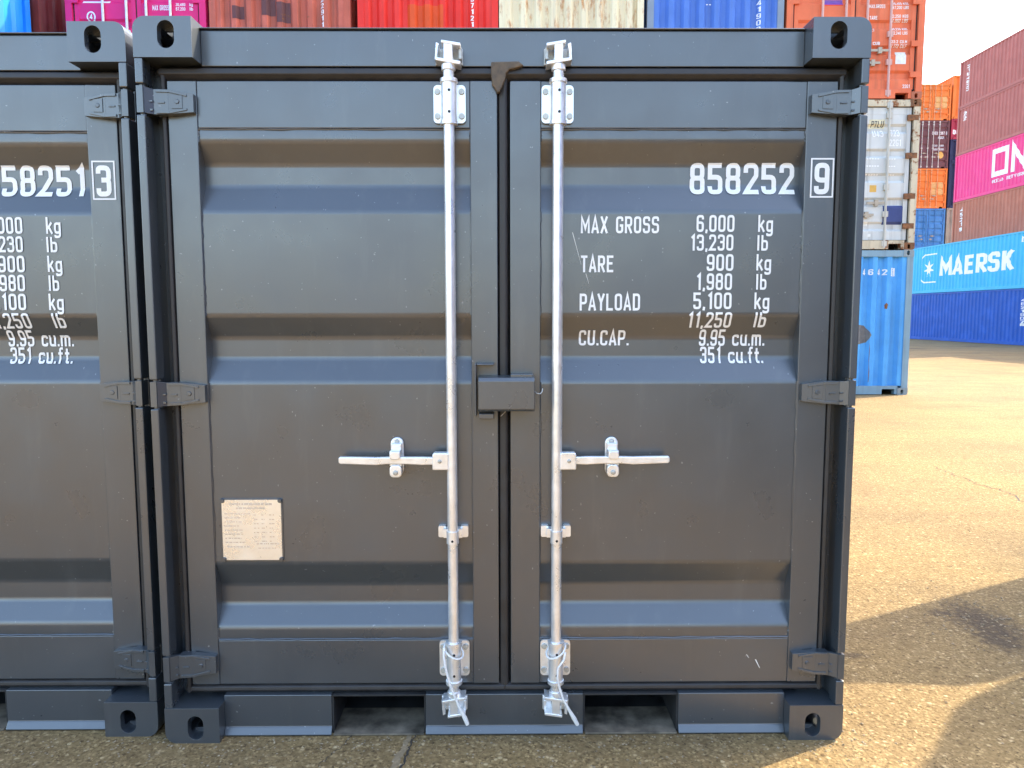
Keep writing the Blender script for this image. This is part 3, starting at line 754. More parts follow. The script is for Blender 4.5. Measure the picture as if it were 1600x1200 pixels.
# ------------------------------------------------------------------ freight containers of the yard
CACHE = {}
def cached(key, fn):
    if key not in CACHE: CACHE[key] = fn()
    return CACHE[key]
DGR = lambda H: [(H-0.16-0.34*i) for i in range(7)]
def bg_door_profile(H):
    """five shallow grooves on a freight door: (z, y) falling z"""
    y0, y1 = 0.045, 0.080; pr = [(H-0.24, y0)]
    span = (H-0.24-0.22); k = 5; p = span/k
    for i in range(k):
        t = H-0.24-p*i-p*0.38
        pr += [(t, y0), (t-0.04, y1), (t-p*0.30, y1), (t-p*0.30-0.04, y0)]
    pr.append((0.22, y0)); return pr
def freight(label, x0, x1, y0, L, z0, H, mat, end='wall', frame=None, pitch=0.25, doors=None, group='stacked freight containers', name='freight_container', castm=None, cat='container', endp=None):
    w = x1-x0; root = thing(name, label, cat, ((x0+x1)/2, y0, z0), 0, group)
    fr = frame or mat; cm = castm or fr
    castings(root, w, L, H, cm)
    hw = w/2; pw = 0.11
    for sx in (-1, 1):
        for f in (0, 1):
            key = ('post', round(H, 3), round(hw, 3), sx, f, round(L, 2))
            def mk(sx=sx, f=f):
                a, b = sorted((sx*(hw-0.004), sx*(hw-pw))); ya, yb = (0.006, 0.13) if not f else (L-0.13, L-0.006)
                return MB().box(a, b, ya, yb, CH, H-CH).mesh('corner_post')
            obj('corner_post', cached(key, mk), fr, root)
        for t in (0, 1):
            key = ('srail', round(H, 3), round(hw, 3), sx, t, round(L, 2))
            def mk(sx=sx, t=t):
                a, b = sorted((sx*(hw-0.006), sx*(hw-0.09))); za, zb = (H-0.085, H-0.012) if t else (0.008, 0.155)
                return MB().box(a, b, CD, L-CD, za, zb).mesh('side_rail')
            obj('top_side_rail' if t else 'bottom_side_rail', cached(key, mk), fr, root)
        key = ('side', round(H, 3), round(hw, 3), sx, round(L, 2))
        def mk(sx=sx): return corr(L-0.26, 0.155, H-0.085, 0.278, 0.036, 'Y', sx*(hw-0.016), 0.13, -sx)[0].mesh('side_wall')
        obj('side_wall', cached(key, mk), mat, root)
    key = ('roof', round(H, 3), round(hw, 3), round(L, 2))
    obj('roof', cached(key, lambda: MB().box(-hw+0.05, hw-0.05, 0.05, L-0.05, H-0.035, H-0.020).mesh('roof')), mat, root)
    ii = hw-CW
    obj('end_rail', cached(('er0', round(H, 3), round(hw, 3)), lambda: MB().box(-ii, ii, 0.008, 0.12, H-0.115, H-0.010).mesh('end_rail')), fr, root)
    def mk(): 
        m = MB(); m.box(-ii, ii-0.27, 0.008, 0.12, 0.010, 0.155); m.box(ii-0.05, ii, 0.009, 0.12, 0.010, 0.155); m.box(ii-0.27, ii-0.05, 0.008, 0.12, 0.10, 0.155); return m.mesh('end_rail')
    obj('end_rail', cached(('er1', round(H, 3), round(hw, 3)), mk), fr, root)
    def mk(): return corr(2*(hw-pw), 0.02, H-0.04, 0.25, 0.03, 'X', L-0.03, -(hw-pw), -1)[0].mesh('rear_wall')
    obj('rear_wall', cached(('rw', round(H, 3), round(hw, 3), round(L, 2)), mk), mat, root)
    if end == 'wall':
        pt = pitch
        def mk(): return corr(2*(hw-pw), 0.155, H-0.115, pt, 0.062, 'X', 0.020, -(hw-pw), 1)[0].mesh('end_wall')
        o = obj('end_wall', cached(('ew', round(H, 3), round(hw, 3), pt), mk), endp or mat, root)
    else:
        pr = bg_door_profile(H)
        for sx in (-1, 1):
            a, b = sorted((sx*0.012, sx*(hw-pw-0.03)))
            m = MB(); k = len(pr)
            m.add([(x, y, z) for z, y in pr for x in (a+0.07, b-0.07)], [(2*i, 2*i+1, 2*i+3, 2*i+2) for i in range(k-1)])
            m.box(a, a+0.07, 0.040, 0.09, 0.165, H-0.13); m.box(b-0.07, b, 0.040, 0.09, 0.165, H-0.13)
            m.box(a+0.07, b-0.07, 0.042, 0.09, H-0.24, H-0.13); m.box(a+0.07, b-0.07, 0.042, 0.09, 0.165, 0.22)
            d = obj('door', m, endp or mat, root)
            rods = doors.get('rods', {}).get(sx, (sx*0.17, sx*0.565)) if doors else (sx*0.17, sx*0.565)
            rm = doors.get('rodmat', fr) if doors else fr
            for x in rods:
                m = MB(); m.cyl((x, 0.012, 0.03), (x, 0.012, H-0.03), 0.021, n=8)
                for zz in (0.10, H*0.24, H*0.42, H-0.26, H-0.10): m.box(x-0.045, x+0.045, 0.0, 0.042, zz-0.045, zz+0.045)
                obj('locking_rod', m, rm, d, smooth=True)
            for x, zz in zip(rods, (0.235*H, 0.315*H)):
                m = MB(); xe = x-sx*0.32 if abs(x) > 0.35 else x+sx*0.24
                p, q = sorted((x, xe)); m.box(p, q, 0.002, 0.020, zz-0.018, zz+0.018); m.box((p+q)/2-0.03, (p+q)/2+0.03, -0.004, 0.044, zz-0.05, zz+0.05)
                obj('door_handle', m, plain('weathered_zinc', (0.42, 0.36, 0.28), 0.6, 0.3), d)
            for zz in (0.16*H, 0.36*H, 0.63*H, 0.88*H):
                m = MB(); p, q = sorted((sx*(hw-0.03), sx*(hw-pw-0.10))); m.box(p, q, 0.004, 0.048, zz-0.045, zz+0.045)
                obj('hinge', m, doors.get('hinge', fr) if doors else fr, d)
        m = MB(); g = 0.022
        m.box(-(hw-pw), hw-pw, 0.050, 0.10, H-0.132, H-0.113); m.box(-(hw-pw), hw-pw, 0.050, 0.10, 0.153, 0.167)
        m.box(-0.0115, 0.0115, 0.056, 0.10, 0.166, H-0.131)
        for sx in (-1, 1):
            a, b = sorted((sx*(hw-pw), sx*(hw-pw-0.03))); m.box(a, b, 0.058, 0.10, 0.154, H-0.131)
        obj('rubber_seal', m, RUBBER, root)
    return root
def on_wall(pitch, hw, depth=0.062, y=0.020, pw=0.11):
    """surface function and fold lines of a corrugated end wall"""
    a, s = pitch*0.30, pitch*0.20; st = -(hw-pw)
    def yy(x):
        t = (x-st) % pitch
        if t < a: d = 0
        elif t < a+s: d = (t-a)/s
        elif t < 2*a+s: d = 1
        else: d = max(0.0, 1-(t-2*a-s)/s)
        return y+depth*d
    br = []; x = st
    while x < hw:
        br += [(0, x), (0, x+a), (0, x+a+s), (0, x+2*a+s)]; x += pitch
    return (lambda u, v, lift: (u, yy(u)-lift*2, v)), br
def on_side(L, hw, depth=0.036, pitch=0.278):
    """left long side (faces -X). u runs from the far end (y=L) towards the near end, so print reads left to right"""
    a, s = pitch*0.30, pitch*0.20; st = 0.13
    def dd(y):
        t = (y-st) % pitch
        if t < a: d = 0
        elif t < a+s: d = (t-a)/s
        elif t < 2*a+s: d = 1
        else: d = max(0.0, 1-(t-2*a-s)/s)
        return depth*d
    br = []; y = st
    while y < L:
        br += [(0, L-y), (0, L-y-a), (0, L-y-a-s), (0, L-y-2*a-s)]; y += pitch
    return (lambda u, v, lift: (-(hw-0.016)+dd(L-u)-lift*4, L-u, v)), br
def on_door(H):
    pr = bg_door_profile(H); return (lambda u, v, lift: (u, interp(pr, v)-lift*2, v)), [(1, z) for z, _ in pr]
def rect(x0, x1, z0, z1): return [[Vector((x0, z0)), Vector((x1, z0)), Vector((x1, z1)), Vector((x0, z1))]]

RH, RW, RY, RL = 2.472, 2.30, 10.33, 6.05
T1, T2, T3 = 0.0, RH+0.001, 2*(RH+0.001)
cols = {'pink': (-7.185, -4.895), 'redbrown': (-4.845, -2.535), 'red': (-2.425, -0.115), 'cream': (-0.108, 2.275), 'blue': (2.325, 4.580), 'orange': (4.620, 6.915)}
P_pink = paint('magenta_paint', (0.76, 0.025, 0.16), 0.45, 0.05, 0.15)
P_redbrown = paint('faded_oxide_red_paint', (0.52, 0.12, 0.075), 0.55, 0.45, 0.35, 0.5)
P_red = paint('bright_red_paint', (0.78, 0.035, 0.025), 0.45, 0.05, 0.25, 0.15)
P_cream = paint('rusty_cream_paint', (0.80, 0.70, 0.48), 0.6, 0.74, 0.10, 0.15, rcol=((0.34, 0.10, 0.02), (0.60, 0.27, 0.08)), rstretch=(2.0, 2.0, 0.5))
P_blue = paint('mid_blue_paint', (0.09, 0.20, 0.58), 0.45, 0.05, 0.2, 0.15)
P_orange = paint('faded_orange_red_paint', (0.74, 0.17, 0.075), 0.55, 0.25, 0.25, 0.3)
P_white = paint('dirty_white_paint', (0.60, 0.61, 0.59), 0.55, 0.34, 0.15, 0.4)
P_sky = paint('light_blue_paint', (0.09, 0.36, 0.76), 0.5, 0.22, 0.3, 0.25)
P_maroon = paint('maroon_paint', (0.17, 0.035, 0.035), 0.5, 0.2, 0.3, 0.3)
P_vblue = paint('vivid_blue_paint', (0.012, 0.22, 0.75), 0.45, 0.05, 0.2)
P_brown = paint('brown_red_paint', (0.44, 0.145, 0.125), 0.5, 0.06, 0.15, 0.15)
P_brown2 = paint('warm_brown_red_paint', (0.46, 0.16, 0.10), 0.5, 0.06, 0.15, 0.15)
P_onepink = paint('hot_pink_paint', (0.84, 0.06, 0.24), 0.45, 0.0, 0.12)
P_cyan = paint('pale_cyan_blue_paint', (0.06, 0.46, 0.74), 0.45, 0.0, 0.12)
P_navyb = paint('deep_blue_paint', (0.018, 0.10, 0.44), 0.45, 0.05, 0.2)
P_forange = paint('far_orange_paint', (0.78, 0.20, 0.035), 0.5, 0.1, 0.2, 0.2)
P_crim = paint('crimson_paint', (0.36, 0.03, 0.06), 0.5, 0.0, 0.2)
P_dnavy = paint('dark_navy_paint', (0.018, 0.022, 0.07), 0.5, 0.0, 0.3)
P_beige = paint('weathered_beige_paint', (0.34, 0.30, 0.24), 0.6, 0.3, 0.2, 0.4)
P_dplum = paint('dull_plum_paint', (0.15, 0.055, 0.06), 0.5, 0.15, 0.3, 0.2)
P_grey = paint('worn_grey_paint', (0.22, 0.23, 0.24), 0.55, 0.3, 0.2, 0.4)
P_green = paint('worn_green_paint', (0.06, 0.16, 0.10), 0.55, 0.3, 0.2, 0.4)
GR_ROW = 'freight containers stacked behind the storage containers'

# third tier, left to right
c = cols['pink']; pk = freight('magenta freight container with white lock rods, doors towards us', c[0], c[1], RY, RL, T3, RH, P_pink, 'doors',
    doors={'rods': {-1: (-0.15, -0.534), 1: (0.172, 0.566)}, 'rodmat': OFFW}, group=GR_ROW)
sf, br = on_door(RH)
st = fit('MAX GROSS', 0.262, 0.53, 1.408, 1.487, 0.07); 
for s, za in (('30,480', 1.475), ('67,200', 1.405)): st += fit(s, 0.645, 0.80, za, za+0.05, 0.07)
for s, za in (('kg', 1.475), ('lb', 1.405)): st += fit(s, 0.870, 0.925, za, za+0.05, 0.07)
st += fit('TARE', 0.262, 0.40, 1.18, 1.25); st += rect(-0.876, -0.431, 1.525, 1.56) and [rect(-0.876, -0.431, 1.525, 1.56)]
ring = [Vector((-0.744+0.062*math.cos(2*math.pi*i/20), 1.306+0.075*math.sin(2*math.pi*i/20))) for i in range(20)]
st.append(_ribbon(ring, True, 0.011)); st += fit('4', -0.766, -0.724, 1.268, 1.345, 0.10)
lettering('lettering', st, sf, WHITE, pk, br)
def vertical(root, s, x, ztop, h, pitchz, w, hw, mat=WHITE, wall=0.25):
    st = []
    for i, ch in enumerate(s): st += fit(ch, x, x+w, ztop-i*pitchz-h, ztop-i*pitchz, 0.085)
    a, b = on_wall(wall, hw); lettering('lettering', st, a, mat, root, b)
c = cols['redbrown']; rb = freight('faded oxide red freight container with dark repair patches behind the storage container', c[0], c[1], RY, RL, T3, RH, P_redbrown, group=GR_ROW)
vertical(rb, '22911', -3.0+3.69-0.03, 1.62, 0.075, 0.10, 0.055, (c[1]-c[0])/2)
a, b = on_wall(0.25, (c[1]-c[0])/2)
m_ = [rect(-0.78, -0.60, 1.28, 1.48), rect(-0.30, -0.08, 1.33, 1.60), rect(-0.06, 0.16, 1.22, 1.54)]
lettering('repair_patch', m_, a, paint('dark_patch_paint', (0.15, 0.06, 0.06), 0.6, 0.5, 0.4), rb, b, 0.0008)
c = cols['red']; rd = freight('bright red freight container end behind the two silver lock rods', c[0], c[1], RY, RL, T3, RH, P_red, group=GR_ROW)
vertical(rd, '57121', 0.70, 1.62, 0.075, 0.10, 0.05, (c[1]-c[0])/2)
a, b = on_wall(0.25, (c[1]-c[0])/2)
lettering('repair_patch', [rect(-0.34, 0.25, 0.9, 1.50)], a, paint('orange_touch_up_paint', (0.72, 0.09, 0.02), 0.5, 0, 0.2), rd, b, 0.0008)
c = cols['cream']; cr = freight('rusty cream freight container end between the red and the blue one', c[0], c[1], RY, RL, T3, RH, P_cream, group=GR_ROW, castm=RUSTM)
c = cols['blue']; bl = freight('plain mid blue freight container end beside the rusty cream one', c[0], c[1], RY, RL, T3, RH, P_blue, group=GR_ROW, frame=paint('grey_blue_frame', (0.22, 0.27, 0.34), 0.5, 0.2, 0.2))
vertical(bl, '41903', 0.69, 1.58, 0.08, 0.105, 0.055, (c[1]-c[0])/2)
a, b = on_wall(0.25, (c[1]-c[0])/2); lettering('lettering', fit('--', -0.15, -0.06, 1.49, 1.56, 0.12), a, WHITE, bl, b)
c = cols['orange']; og = freight('faded orange freight container on top of the dirty white one', c[0], c[1], RY, RL, T3, RH, P_orange, 'doors',
    doors={'rods': {-1: (-0.162, -0.551), 1: (0.190, 0.580)}, 'rodmat': paint('pale_pink_rod_paint', (0.60, 0.36, 0.32), 0.5, 0.3, 0.2)}, group=GR_ROW, castm=paint('orange_casting', (0.40, 0.13, 0.07), 0.6, 0.6, 0.2))
st = fit('MAX.GROSS', .225, .490, 1.462, 1.518) + fit('TARE', .240, .368, 1.280, 1.336) + fit('NET', .240, .33, 1.09, 1.14) + fit('CUB', .312, .428, .876, .925)
for za, p, q in ((1.515, '30,480 KGS', '67,200 LBS'), (1.310, '2,250 KGS', '4,960 LBS'), (1.110, '28,230 KGS', '62,240 LBS'), (0.905, '33.2 CU.M', '1,172 CU.F')):
    st += fit(p, .618, .878, za, za+.048)+fit(q, .618, .878, za-.068, za-.02)
lettering('lettering', st, sf, WHITE, og, br)
lettering('lettering', fit('22G1', .835, .955, .185, .24), lambda u, v, l: (u, 0.04-l, v), WHITE, og)
lettering('sticker', [rect(.700, .875, .572, .772)], sf, OFFW, og, br, 0.0006)
lettering('sticker', [rect(-.535, -.205, 1.515, 1.60)], sf, PURST, og, br, 0.0006)
lettering('sticker', [rect(-.535, -.205, 1.50, 1.513)], sf, P_red, og, br, 0.0006)
# second tier under the orange one
wh = freight('dirty white freight container with rusty sill under the orange one', c[0], c[1], RY, RL, T2, RH, P_white, 'doors',
    doors={'rods': {-1: (-0.17, -0.57), 1: (0.19, 0.628)}, 'rodmat': paint('dirty_white_rod', (0.52, 0.50, 0.44), 0.5, 0.4, 0.2, 0.3), 'hinge': RUSTM}, group=GR_ROW,
    frame=paint('rusty_white_frame', (0.58, 0.50, 0.36), 0.6, 0.75, 0.2, 0.4), castm=RUSTM)
lettering('sticker', [rect(.305, .575, 2.005, 2.150)], sf, plain('cream_label', (0.68, 0.62, 0.42), 0.5), wh, br, 0.0006)
lettering('lettering', fit('PTLU', .345, .555, 2.025, 2.125), sf, INKD, wh, br, 0.0016)
st = fit('U43', .373, .555, 1.865, 1.975)+fit('723', .672, .826, 1.875, 1.99)+fit('0', .952, 1.005, 1.875, 1.99)+fit('22G1', .658, .856, 1.715, 1.825)
for za in (1.48, 1.36, 1.22): st += fit('-----', .285, .505, za, za+.06, .16, .05)+fit('---', .661, .78, za, za+.05, .16, .05)
lettering('lettering', st, sf, WHITE, wh, br)
lettering('sticker', [rect(.600, .975, .424, .740)], sf, NAVYS, wh, br, 0.0006)
lettering('sticker', [rect(.360, .475, .960, 1.075)], sf, YELST, wh, br, 0.0006)
lettering('sticker', [rect(.30, .36, .40, .47), rect(.36, .41, .20, .27)], sf, OFFW, wh, br, 0.0006)
# ground tier
sb = freight('light blue freight container standing on the ground under the white one', c[0], c[1], RY, RL, T1, RH, P_sky, group=GR_ROW, frame=paint('blue_grey_frame', (0.22, 0.34, 0.42), 0.55, 0.35, 0.25, 0.3), castm=paint('rusty_blue_casting', (0.25, 0.30, 0.32), 0.6, 0.6, 0.2))
a, b = on_wall(0.25, (c[1]-c[0])/2)
st = []
for ch, x in (('4', .310), ('6', .415), ('4', .560), ('2', .655), ('1', .800)): st += fit(ch, x, x+.055, 2.050, 2.145, .09)
fr_ = [(.782, 2.035), (.862, 2.035), (.862, 2.16), (.782, 2.16)]; st.append(_ribbon([Vector(p) for p in fr_], True, 0.006))
lettering('lettering', st, a, WHITE, sb, b)
blot = [Vector((x, z)) for x, z in ((.16, .88), (.30, .87), (.42, .90), (.49, 1.03), (.45, 1.10), (.38, 1.19), (.24, 1.21), (.16, 1.19))]
lettering('repair_patch', [[blot]], a, GREYP, sb, b, 0.0006)
lettering('rust_scar', [[[Vector((x, z)) for x, z in ((.70, 1.48), (.735, 1.47), (.75, 1.55), (.72, 1.58), (.695, 1.54))]], [[Vector((x, z)) for x, z in ((.462, .22), (.470, .22), (.478, .40), (.466, .55), (.472, .78), (.464, .90), (.460, .6), (.466, .42))]]], a, RUSTM, sb, b, 0.0006)
# the tiers that carry the row
sup = {'pink': (P_grey, P_maroon), 'redbrown': (P_green, P_blue), 'red': (P_maroon, P_grey), 'cream': (P_blue, P_redbrown), 'blue': (P_grey, P_green)}
desc = {'pink': 'magenta', 'redbrown': 'faded oxide red', 'red': 'bright red', 'cream': 'rusty cream', 'blue': 'mid blue'}
cname = {P_grey: 'worn grey', P_maroon: 'maroon', P_green: 'worn green', P_blue: 'mid blue', P_redbrown: 'faded red'}
for k, (m1, m2) in sup.items():
    c = cols[k]
    freight('%s freight container at the bottom of the stack under the %s one' % (cname[m1], desc[k]), c[0], c[1], RY, RL, T1, RH, m1, group=GR_ROW)
    freight('%s freight container directly under the %s one' % (cname[m2], desc[k]), c[0], c[1], RY, RL, T2, RH, m2, group=GR_ROW)
# stack at the far left: long blue side in front, maroon behind it
for z, mt, lb in ((T1, P_grey, 'worn grey freight container at the bottom of the left stack'), (T2, P_green, 'worn green freight container under the vivid blue one'), (T3, P_vblue, 'vivid blue freight container at the upper left corner, its long side showing')):
    freight(lb, -9.92, -7.64, 4.12, RL, z, RH, mt, group=GR_ROW)
for z, mt, lb in ((T1, P_blue, 'mid blue freight container at the bottom of the maroon stack'), (T2, P_redbrown, 'faded red freight container under the maroon one'), (T3, P_maroon, 'maroon freight container seen between the vivid blue and the magenta one')):
    freight(lb, -9.90, -7.62, RY+0.02, RL, z, RH, mt, group=GR_ROW)

# ------------------------------------------------------------------ long stacks on the right
BL = 12.19
GR_R = 'long freight containers in the right-hand stacks'
FH = 2.52
f1 = freight('deep blue long freight container on the ground at the right', 22.8, 25.2, 28.05, BL, 0.0, FH, P_navyb, group=GR_R)
f2 = freight('pale cyan long freight container with a white star and company name', 22.8, 25.2, 28.05, BL, FH+0.002, FH, P_cyan, group=GR_R)
hw = 1.2; ss, sbr = on_side(BL, hw)
yfar = 28.05+BL
U = lambda y: yfar-y
st = fit('MAERSK', U(36.80), U(31.18), 3.39-FH, 4.27-FH, 0.10, 0.11)
fr_ = [(U(37.15), 4.58-FH), (U(38.35), 4.58-FH), (U(38.58), 4.40-FH), (U(38.58), 3.27-FH), (U(38.35), 3.10-FH), (U(37.15), 3.10-FH)]
st.append(_ribbon([Vector(p) for p in fr_], False, 0.035))
cx, cz = U(37.87), 3.80-FH; star = []
for i in range(14):
    a_ = math.pi/2+2*math.pi*i/14; r_ = 0.50 if i % 2 == 0 else 0.19
    star.append(Vector((cx+r_*1.0*math.cos(a_), cz+r_*0.95*math.sin(a_))))
for i in range(0, 14, 2): st.append([[star[i], star[(i+1) % 14], Vector((cx, cz)), star[(i-1) % 14]]])
st += fit('MSKU', U(30.70), U(29.4), 4.56-FH, 4.80-FH)
lettering('lettering', st, ss, WHITE, f2, sbr, tol=0.0)
st = []
for i, ch in enumerate('4821907'): st += fit(ch, U(30.5), U(30.28), 2.06-0.16*i-0.12, 2.06-0.16*i, 0.08)
lettering('lettering', st, ss, WHITE, f1, sbr)
lettering('sticker', [rect(U(30.50), U(30.20), 0.86, 0.98)], ss, OFFW, f1, sbr, 0.0006)
# the taller column behind
X0, BY, TH = 25.3, 27.95, 2.55
tiers = [(P_grey, 'worn grey long freight container at the bottom behind the deep blue one'), (P_maroon, 'maroon long freight container behind the pale cyan one'),
         (P_brown2, 'warm brown long freight container between the hot pink and the pale cyan one'), (P_onepink, 'hot pink long freight container with big white letters'),
         (P_brown, 'brown red long freight container directly on top of the hot pink one'), (P_brown, 'brown red long freight container topmost of the right-hand stack')]
rt = []
for i, (mt, lb) in enumerate(tiers):
    rt.append(freight(lb, X0, X0+2.4, BY, BL, i*(TH+0.002), TH, mt, group=GR_R))
yfar2 = BY+BL; U2 = lambda y: yfar2-y
z3 = 3*(TH+.002)
st = []
o_ = [(U2(36.82), 8.60-z3), (U2(35.78), 8.60-z3), (U2(35.78), 9.76-z3), (U2(36.82), 9.76-z3)]
st.append(_ribbon([Vector(p) for p in o_], True, 0.13))
n_ = [(U2(35.35), 8.47-z3), (U2(35.35), 9.72-z3), (U2(34.45), 8.62-z3), (U2(34.45), 9.89-z3)]
st.append(_ribbon([Vector(p) for p in n_], False, 0.14))
for seg in (((33.1, 9.76), (34.0, 9.76), (34.0, 8.60), (33.1, 8.60)), ((34.0, 9.18), (33.2, 9.18))):
    st.append(_ribbon([Vector((U2(y), z-z3)) for y, z in seg], False, 0.13))
lettering('lettering', st, ss, WHITE, rt[3], sbr, tol=0.0)
lettering('lettering', fit('OCEAN NETWORK EXPRESS', U2(36.9), U2(32.9), 8.17-z3, 8.33-z3, 0.075), ss, WHITE, rt[3], sbr)
def vside(root, s, ya, yb, ztop, pz, h, z0):
    st = []
    for i, ch in enumerate(s): st += fit(ch, U2(ya), U2(yb), ztop-i*pz-h-z0, ztop-i*pz-z0, 0.10)
    lettering('lettering', st, ss, WHITE, root, sbr)
vside(rt[5], '21U4823', 39.50, 39.28, 14.98, 0.205, 0.16, 5*(TH+.002))
vside(rt[4], '22', 39.65, 39.40, 12.50, 0.26, 0.2, 4*(TH+.002))
vside(rt[2], '45219', 39.45, 39.23, 7.27, 0.27, 0.20, 2*(TH+.002))
# nearer part of the same row, four high, outside the frame: its shadow reaches the yard
for i, (mt, lb) in enumerate(((P_navyb, 'deep blue long freight container at the bottom of the near right stack'), (P_brown, 'brown red long freight container second from the ground in the near right stack'),
                              (P_green, 'worn green long freight container third from the ground in the near right stack'), (P_orange, 'faded orange long freight container topmost of the near right stack'))):
    freight(lb, X0, X0+2.4, 14.6, BL, i*(TH+0.002), TH, mt, group=GR_R)

# unseen stack added behind the camera to darken the right door's reflections
for j, yb in enumerate((-10.9, -23.2)):
    for i, (mt, lb) in enumerate(((P_maroon, 'maroon'), (P_navyb, 'deep blue'), (P_grey, 'worn grey'))):
        freight('%s long freight container in the %s light-blocking stack added unseen behind the camera at the right' % (lb, ('nearer', 'farther')[j]), 10.0, 12.4, yb, BL, i*(TH+0.002), TH, mt, group='unseen light-blocking containers added behind the camera')

# ------------------------------------------------------------------ far stacks between
FY, FL = 47.0, 6.06
GR_F = 'far freight containers between the blue and the brown stacks'
rodw = plain('far_rod_white', (0.55, 0.5, 0.45), 0.5); rodo = paint('far_rod_orange', (0.66, 0.30, 0.14), 0.5)
zz = [0, 2.85, 5.70, 8.32, 10.90, 13.95, 16.25]
far = [(P_grey, 'wall', 'worn grey far freight container at the bottom of the door-end stack'), (P_green, 'wall', 'worn green far freight container second from the ground in the door-end stack'),
       (paint('far_blue_paint', (0.06, 0.22, 0.50), 0.5, 0.15, 0.3, 0.2), 'doors', 'far blue freight container with doors, just above the pale cyan one'),
       (P_forange, 'doors', 'far orange freight container with doors, under the plum one'), (P_dplum, 'doors', 'far plum freight container with white lock rods and a yellow sticker'),
       (P_forange, 'doors', 'far orange freight container with doors, topmost of its stack')]
fo = []
for i, (mt, en, lb) in enumerate(far):
    fo.append(freight(lb, 26.50, 28.92, FY, FL, zz[i], zz[i+1]-zz[i]-0.003, mt, en, doors={'rodmat': rodw if mt is P_dplum else (rodo if mt is P_forange else mt)}, group=GR_F))
sf2, br2 = on_door(zz[5]-zz[4]-.003); zb = zz[4]; xc = 27.71
lettering('lettering', fit('ONEU 2387 6', 27.80-xc, 28.78-xc, 13.05-zb, 13.24-zb)+fit('45G1', 28.2-xc, 28.6-xc, 12.78-zb, 12.95-zb)+fit('32,500', 27.85-xc, 28.2-xc, 12.3-zb, 12.42-zb)+fit('71,650', 27.85-xc, 28.2-xc, 12.05-zb, 12.17-zb)+fit('3,900', 28.3-xc, 28.6-xc, 12.3-zb, 12.42-zb)+fit('8,600', 28.3-xc, 28.6-xc, 12.05-zb, 12.17-zb), sf2, WHITE, fo[4], br2, 0.004)
disc = [Vector((28.42-xc+0.2*math.cos(2*math.pi*i/16), 11.75-zb+0.22*math.sin(2*math.pi*i/16))) for i in range(16)]
lettering('sticker', [[disc]], sf2, YELST, fo[4], br2, 0.004)
for k, z in ((3, zz[3]), (5, zz[5])):
    s3, b3 = on_door(zz[k+1]-zz[k]-.003); h_ = zz[k+1]-zz[k]
    lettering('sticker', [rect(.22, .60, .33*h_, .66*h_), rect(.66, .98, .33*h_, .66*h_)], s3, plain('sun_bleached_panel', (0.66, 0.36, 0.12), 0.5), fo[k], b3, 0.003)
zc = [0, 2.85, 5.70, 8.35, 11.30, 12.75, 14.05, 16.80]
far2 = [(P_blue, 'mid blue far freight container at the bottom of the rightmost far stack'), (P_brown, 'brown red far freight container second from the ground in the rightmost far stack'),
        (P_beige, 'weathered beige far freight container beside the blue doors'), (P_dnavy, 'dark navy far freight container beside the orange doors'),
        (P_dnavy, 'low dark navy far container just under the crimson one'), (P_crim, 'low crimson far container with white letters'), (P_forange, 'bright orange far freight container highest in the gap')]
f2o = []
for i, (mt, lb) in enumerate(far2):
    f2o.append(freight(lb, 29.02, 31.44, FY, FL, zc[i], zc[i+1]-zc[i]-0.003, mt, group=GR_F))
a, b = on_wall(0.25, 1.21)
lettering('lettering', fit('ON', 29.12-30.23, 29.62-30.23, 13.08-zc[5], 13.36-zc[5], 0.10), a, WHITE, f2o[5], b, 0.004)

# ------------------------------------------------------------------ unseen forklift added at the right, outlines shaped to cast the notched yard shadow
A_, HWF = 5.2, 0.8
fk = thing('forklift_shadow_caster', 'yellow forklift added unseen to the right of the containers as a shadow caster', 'forklift', (A_*math.cos(AZ), A_*math.sin(AZ), 0), AZ+math.pi/2)
YEL = paint('forklift_yellow', (0.55, 0.30, 0.03), 0.4, 0.1, 0.2, 0.2); BLK = plain('forklift_black', (0.03, 0.03, 0.03), 0.5)
for yy in (-HWF, HWF-0.16):
    m = MB(); m.prism([(0.16, 0.12), (0.16, 4.2), (-0.02, 4.2), (-0.09, 2.9), (-0.217, 2.594), (-0.331, 2.42), (-0.422, 2.29), (-0.464, 2.15), (-0.477, 1.2), (-0.25, 0.12)], yy, yy+0.16)
    obj('mast', m, BLK, fk, bevel=0.01)
m = MB()
for z in (0.5, 1.5, 2.6, 3.6): m.box(-0.0, 0.10, -HWF+0.16, HWF-0.16, z, z+0.18)
obj('mast_crossbar', m, BLK, fk, bevel=0.01)
m = MB(); m.cyl((0.02, -0.2, 0.4), (0.02, -0.2, 3.6), 0.06); m.cyl((0.02, 0.2, 0.4), (0.02, 0.2, 3.6), 0.06); obj('lift_cylinder', m, GALV, fk, smooth=True)
for yy in (-0.45, 0.30):
    m = MB(); m.box(0.165, 0.22, yy, yy+0.15, 0.08, 1.0); m.box(0.221, 0.85, yy, yy+0.15, 0.06, 0.12); obj('fork', m, BLK, fk, bevel=0.01)
m = MB(); m.prism([(-0.46, 0.45), (-0.46, 1.25), (-1.0, 1.35), (-2.2, 1.45), (-3.2, 1.40), (-3.4, 1.1), (-3.4, 0.5), (-3.1, 0.40), (-0.7, 0.40)], -HWF, HWF)
obj('body', m, YEL, fk, bevel=0.05, segs=3)
m = MB()
prof = [(-0.470, 1.36), (-0.474, 2.10), (-0.490, 2.318), (-0.516, 2.438), (-0.58, 2.560), (-0.638, 2.672), (-0.684, 2.780), (-0.80, 2.93), (-0.98, 3.0), (-1.9, 3.0), (-2.05, 2.9), (-2.1, 1.46)]
m.prism(prof, -HWF, HWF); obj('cab', m, BLK, fk, bevel=0.0)
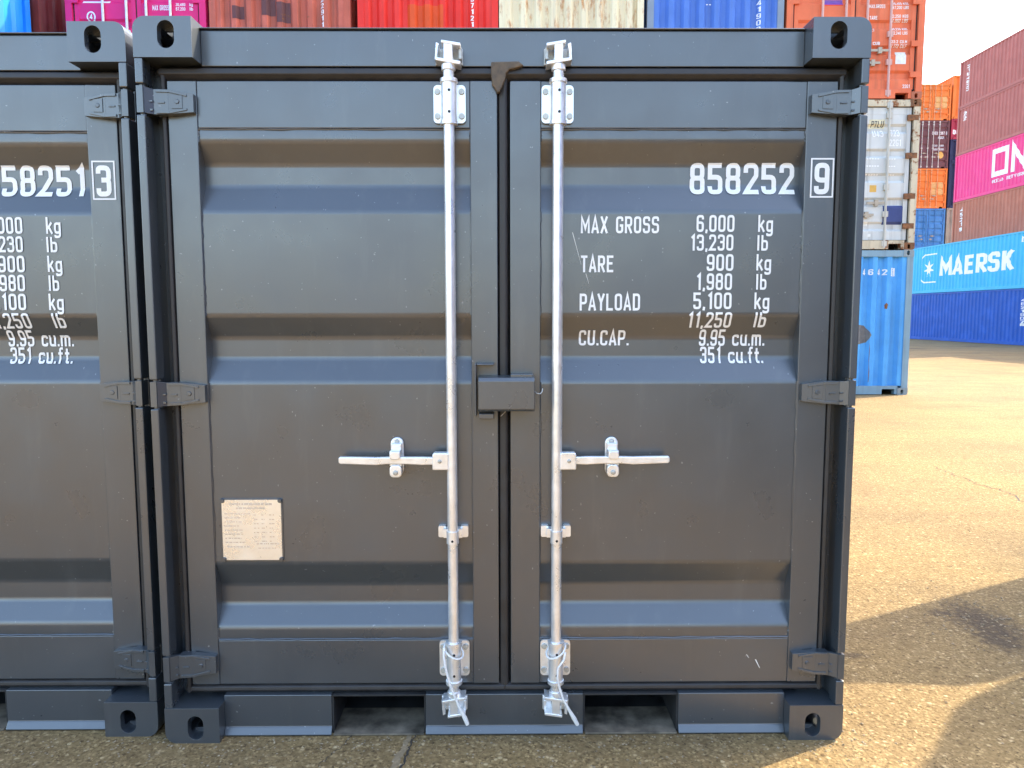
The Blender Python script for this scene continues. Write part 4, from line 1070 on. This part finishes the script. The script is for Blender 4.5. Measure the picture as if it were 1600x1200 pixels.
m = MB(); m.box(-1.9, -0.75, HWF+0.002, HWF+0.012, 1.6, 2.5); obj('cab_window', m, plain('cab_glass', (0.04, 0.06, 0.07), 0.06), fk)
for sx_, rr_, zz_ in ((-0.75, 0.46, 0.46), (-2.75, 0.42, 0.42)):
    for yy in (-HWF-0.04, HWF-0.26):
        m = MB(); m.cyl((sx_, yy, zz_), (sx_, yy+0.30, zz_), rr_, n=28)
        w_ = obj('wheel', m, TYRE, fk, bevel=0.03, smooth=True)
        m = MB(); yo = yy-0.006 if yy < 0 else yy+0.30; m.cyl((sx_, yo, zz_), (sx_, yo+0.006, zz_), rr_*0.5, n=20); obj('rim', m, OFFW, w_)

# ------------------------------------------------------------------ loose grit along the container feet and on the paving
m = MB(); rg = random.Random(11)
def pebble(x, y, r):
    a = rg.uniform(0, 6.28); k = [rg.uniform(0.7, 1.2) for _ in range(6)]
    vs = [(x+r*k[0]*math.cos(a), y+r*k[0]*math.sin(a), r*0.35), (x-r*k[1]*math.sin(a), y+r*k[1]*math.cos(a), r*0.3), (x-r*k[2]*math.cos(a), y-r*k[2]*math.sin(a), r*0.35),
          (x+r*k[3]*math.sin(a), y-r*k[3]*math.cos(a), r*0.3), (x+r*0.1, y, r*0.8*k[4]), (x, y, -r*0.2)]
    m.add(vs, [(0, 1, 4), (1, 2, 4), (2, 3, 4), (3, 0, 4), (1, 0, 5), (2, 1, 5), (3, 2, 5), (0, 3, 5)])
for _ in range(700): pebble(rg.uniform(-2.4, 1.25), 0.03-abs(rg.gauss(0, 0.10)), rg.uniform(0.0015, 0.0055))
for _ in range(500): pebble(rg.uniform(1.12, 3.6), rg.uniform(-0.3, 3.5), rg.uniform(0.002, 0.006))
for _ in range(160): pebble(1.12+abs(rg.gauss(0, 0.05)), rg.uniform(0.0, 2.4), rg.uniform(0.002, 0.007))
for _ in range(260): pebble(2.15+rg.gauss(0, 0.16), 0.9+rg.gauss(0, 0.20), rg.uniform(0.002, 0.008))
g = obj('loose_gravel', m, plain('grit', (0.30, 0.235, 0.15), 0.9, 0, 0.5, 50)); g['kind'] = 'stuff'; g['label'] = 'loose grit scattered on the tan concrete'; g['category'] = 'gravel'
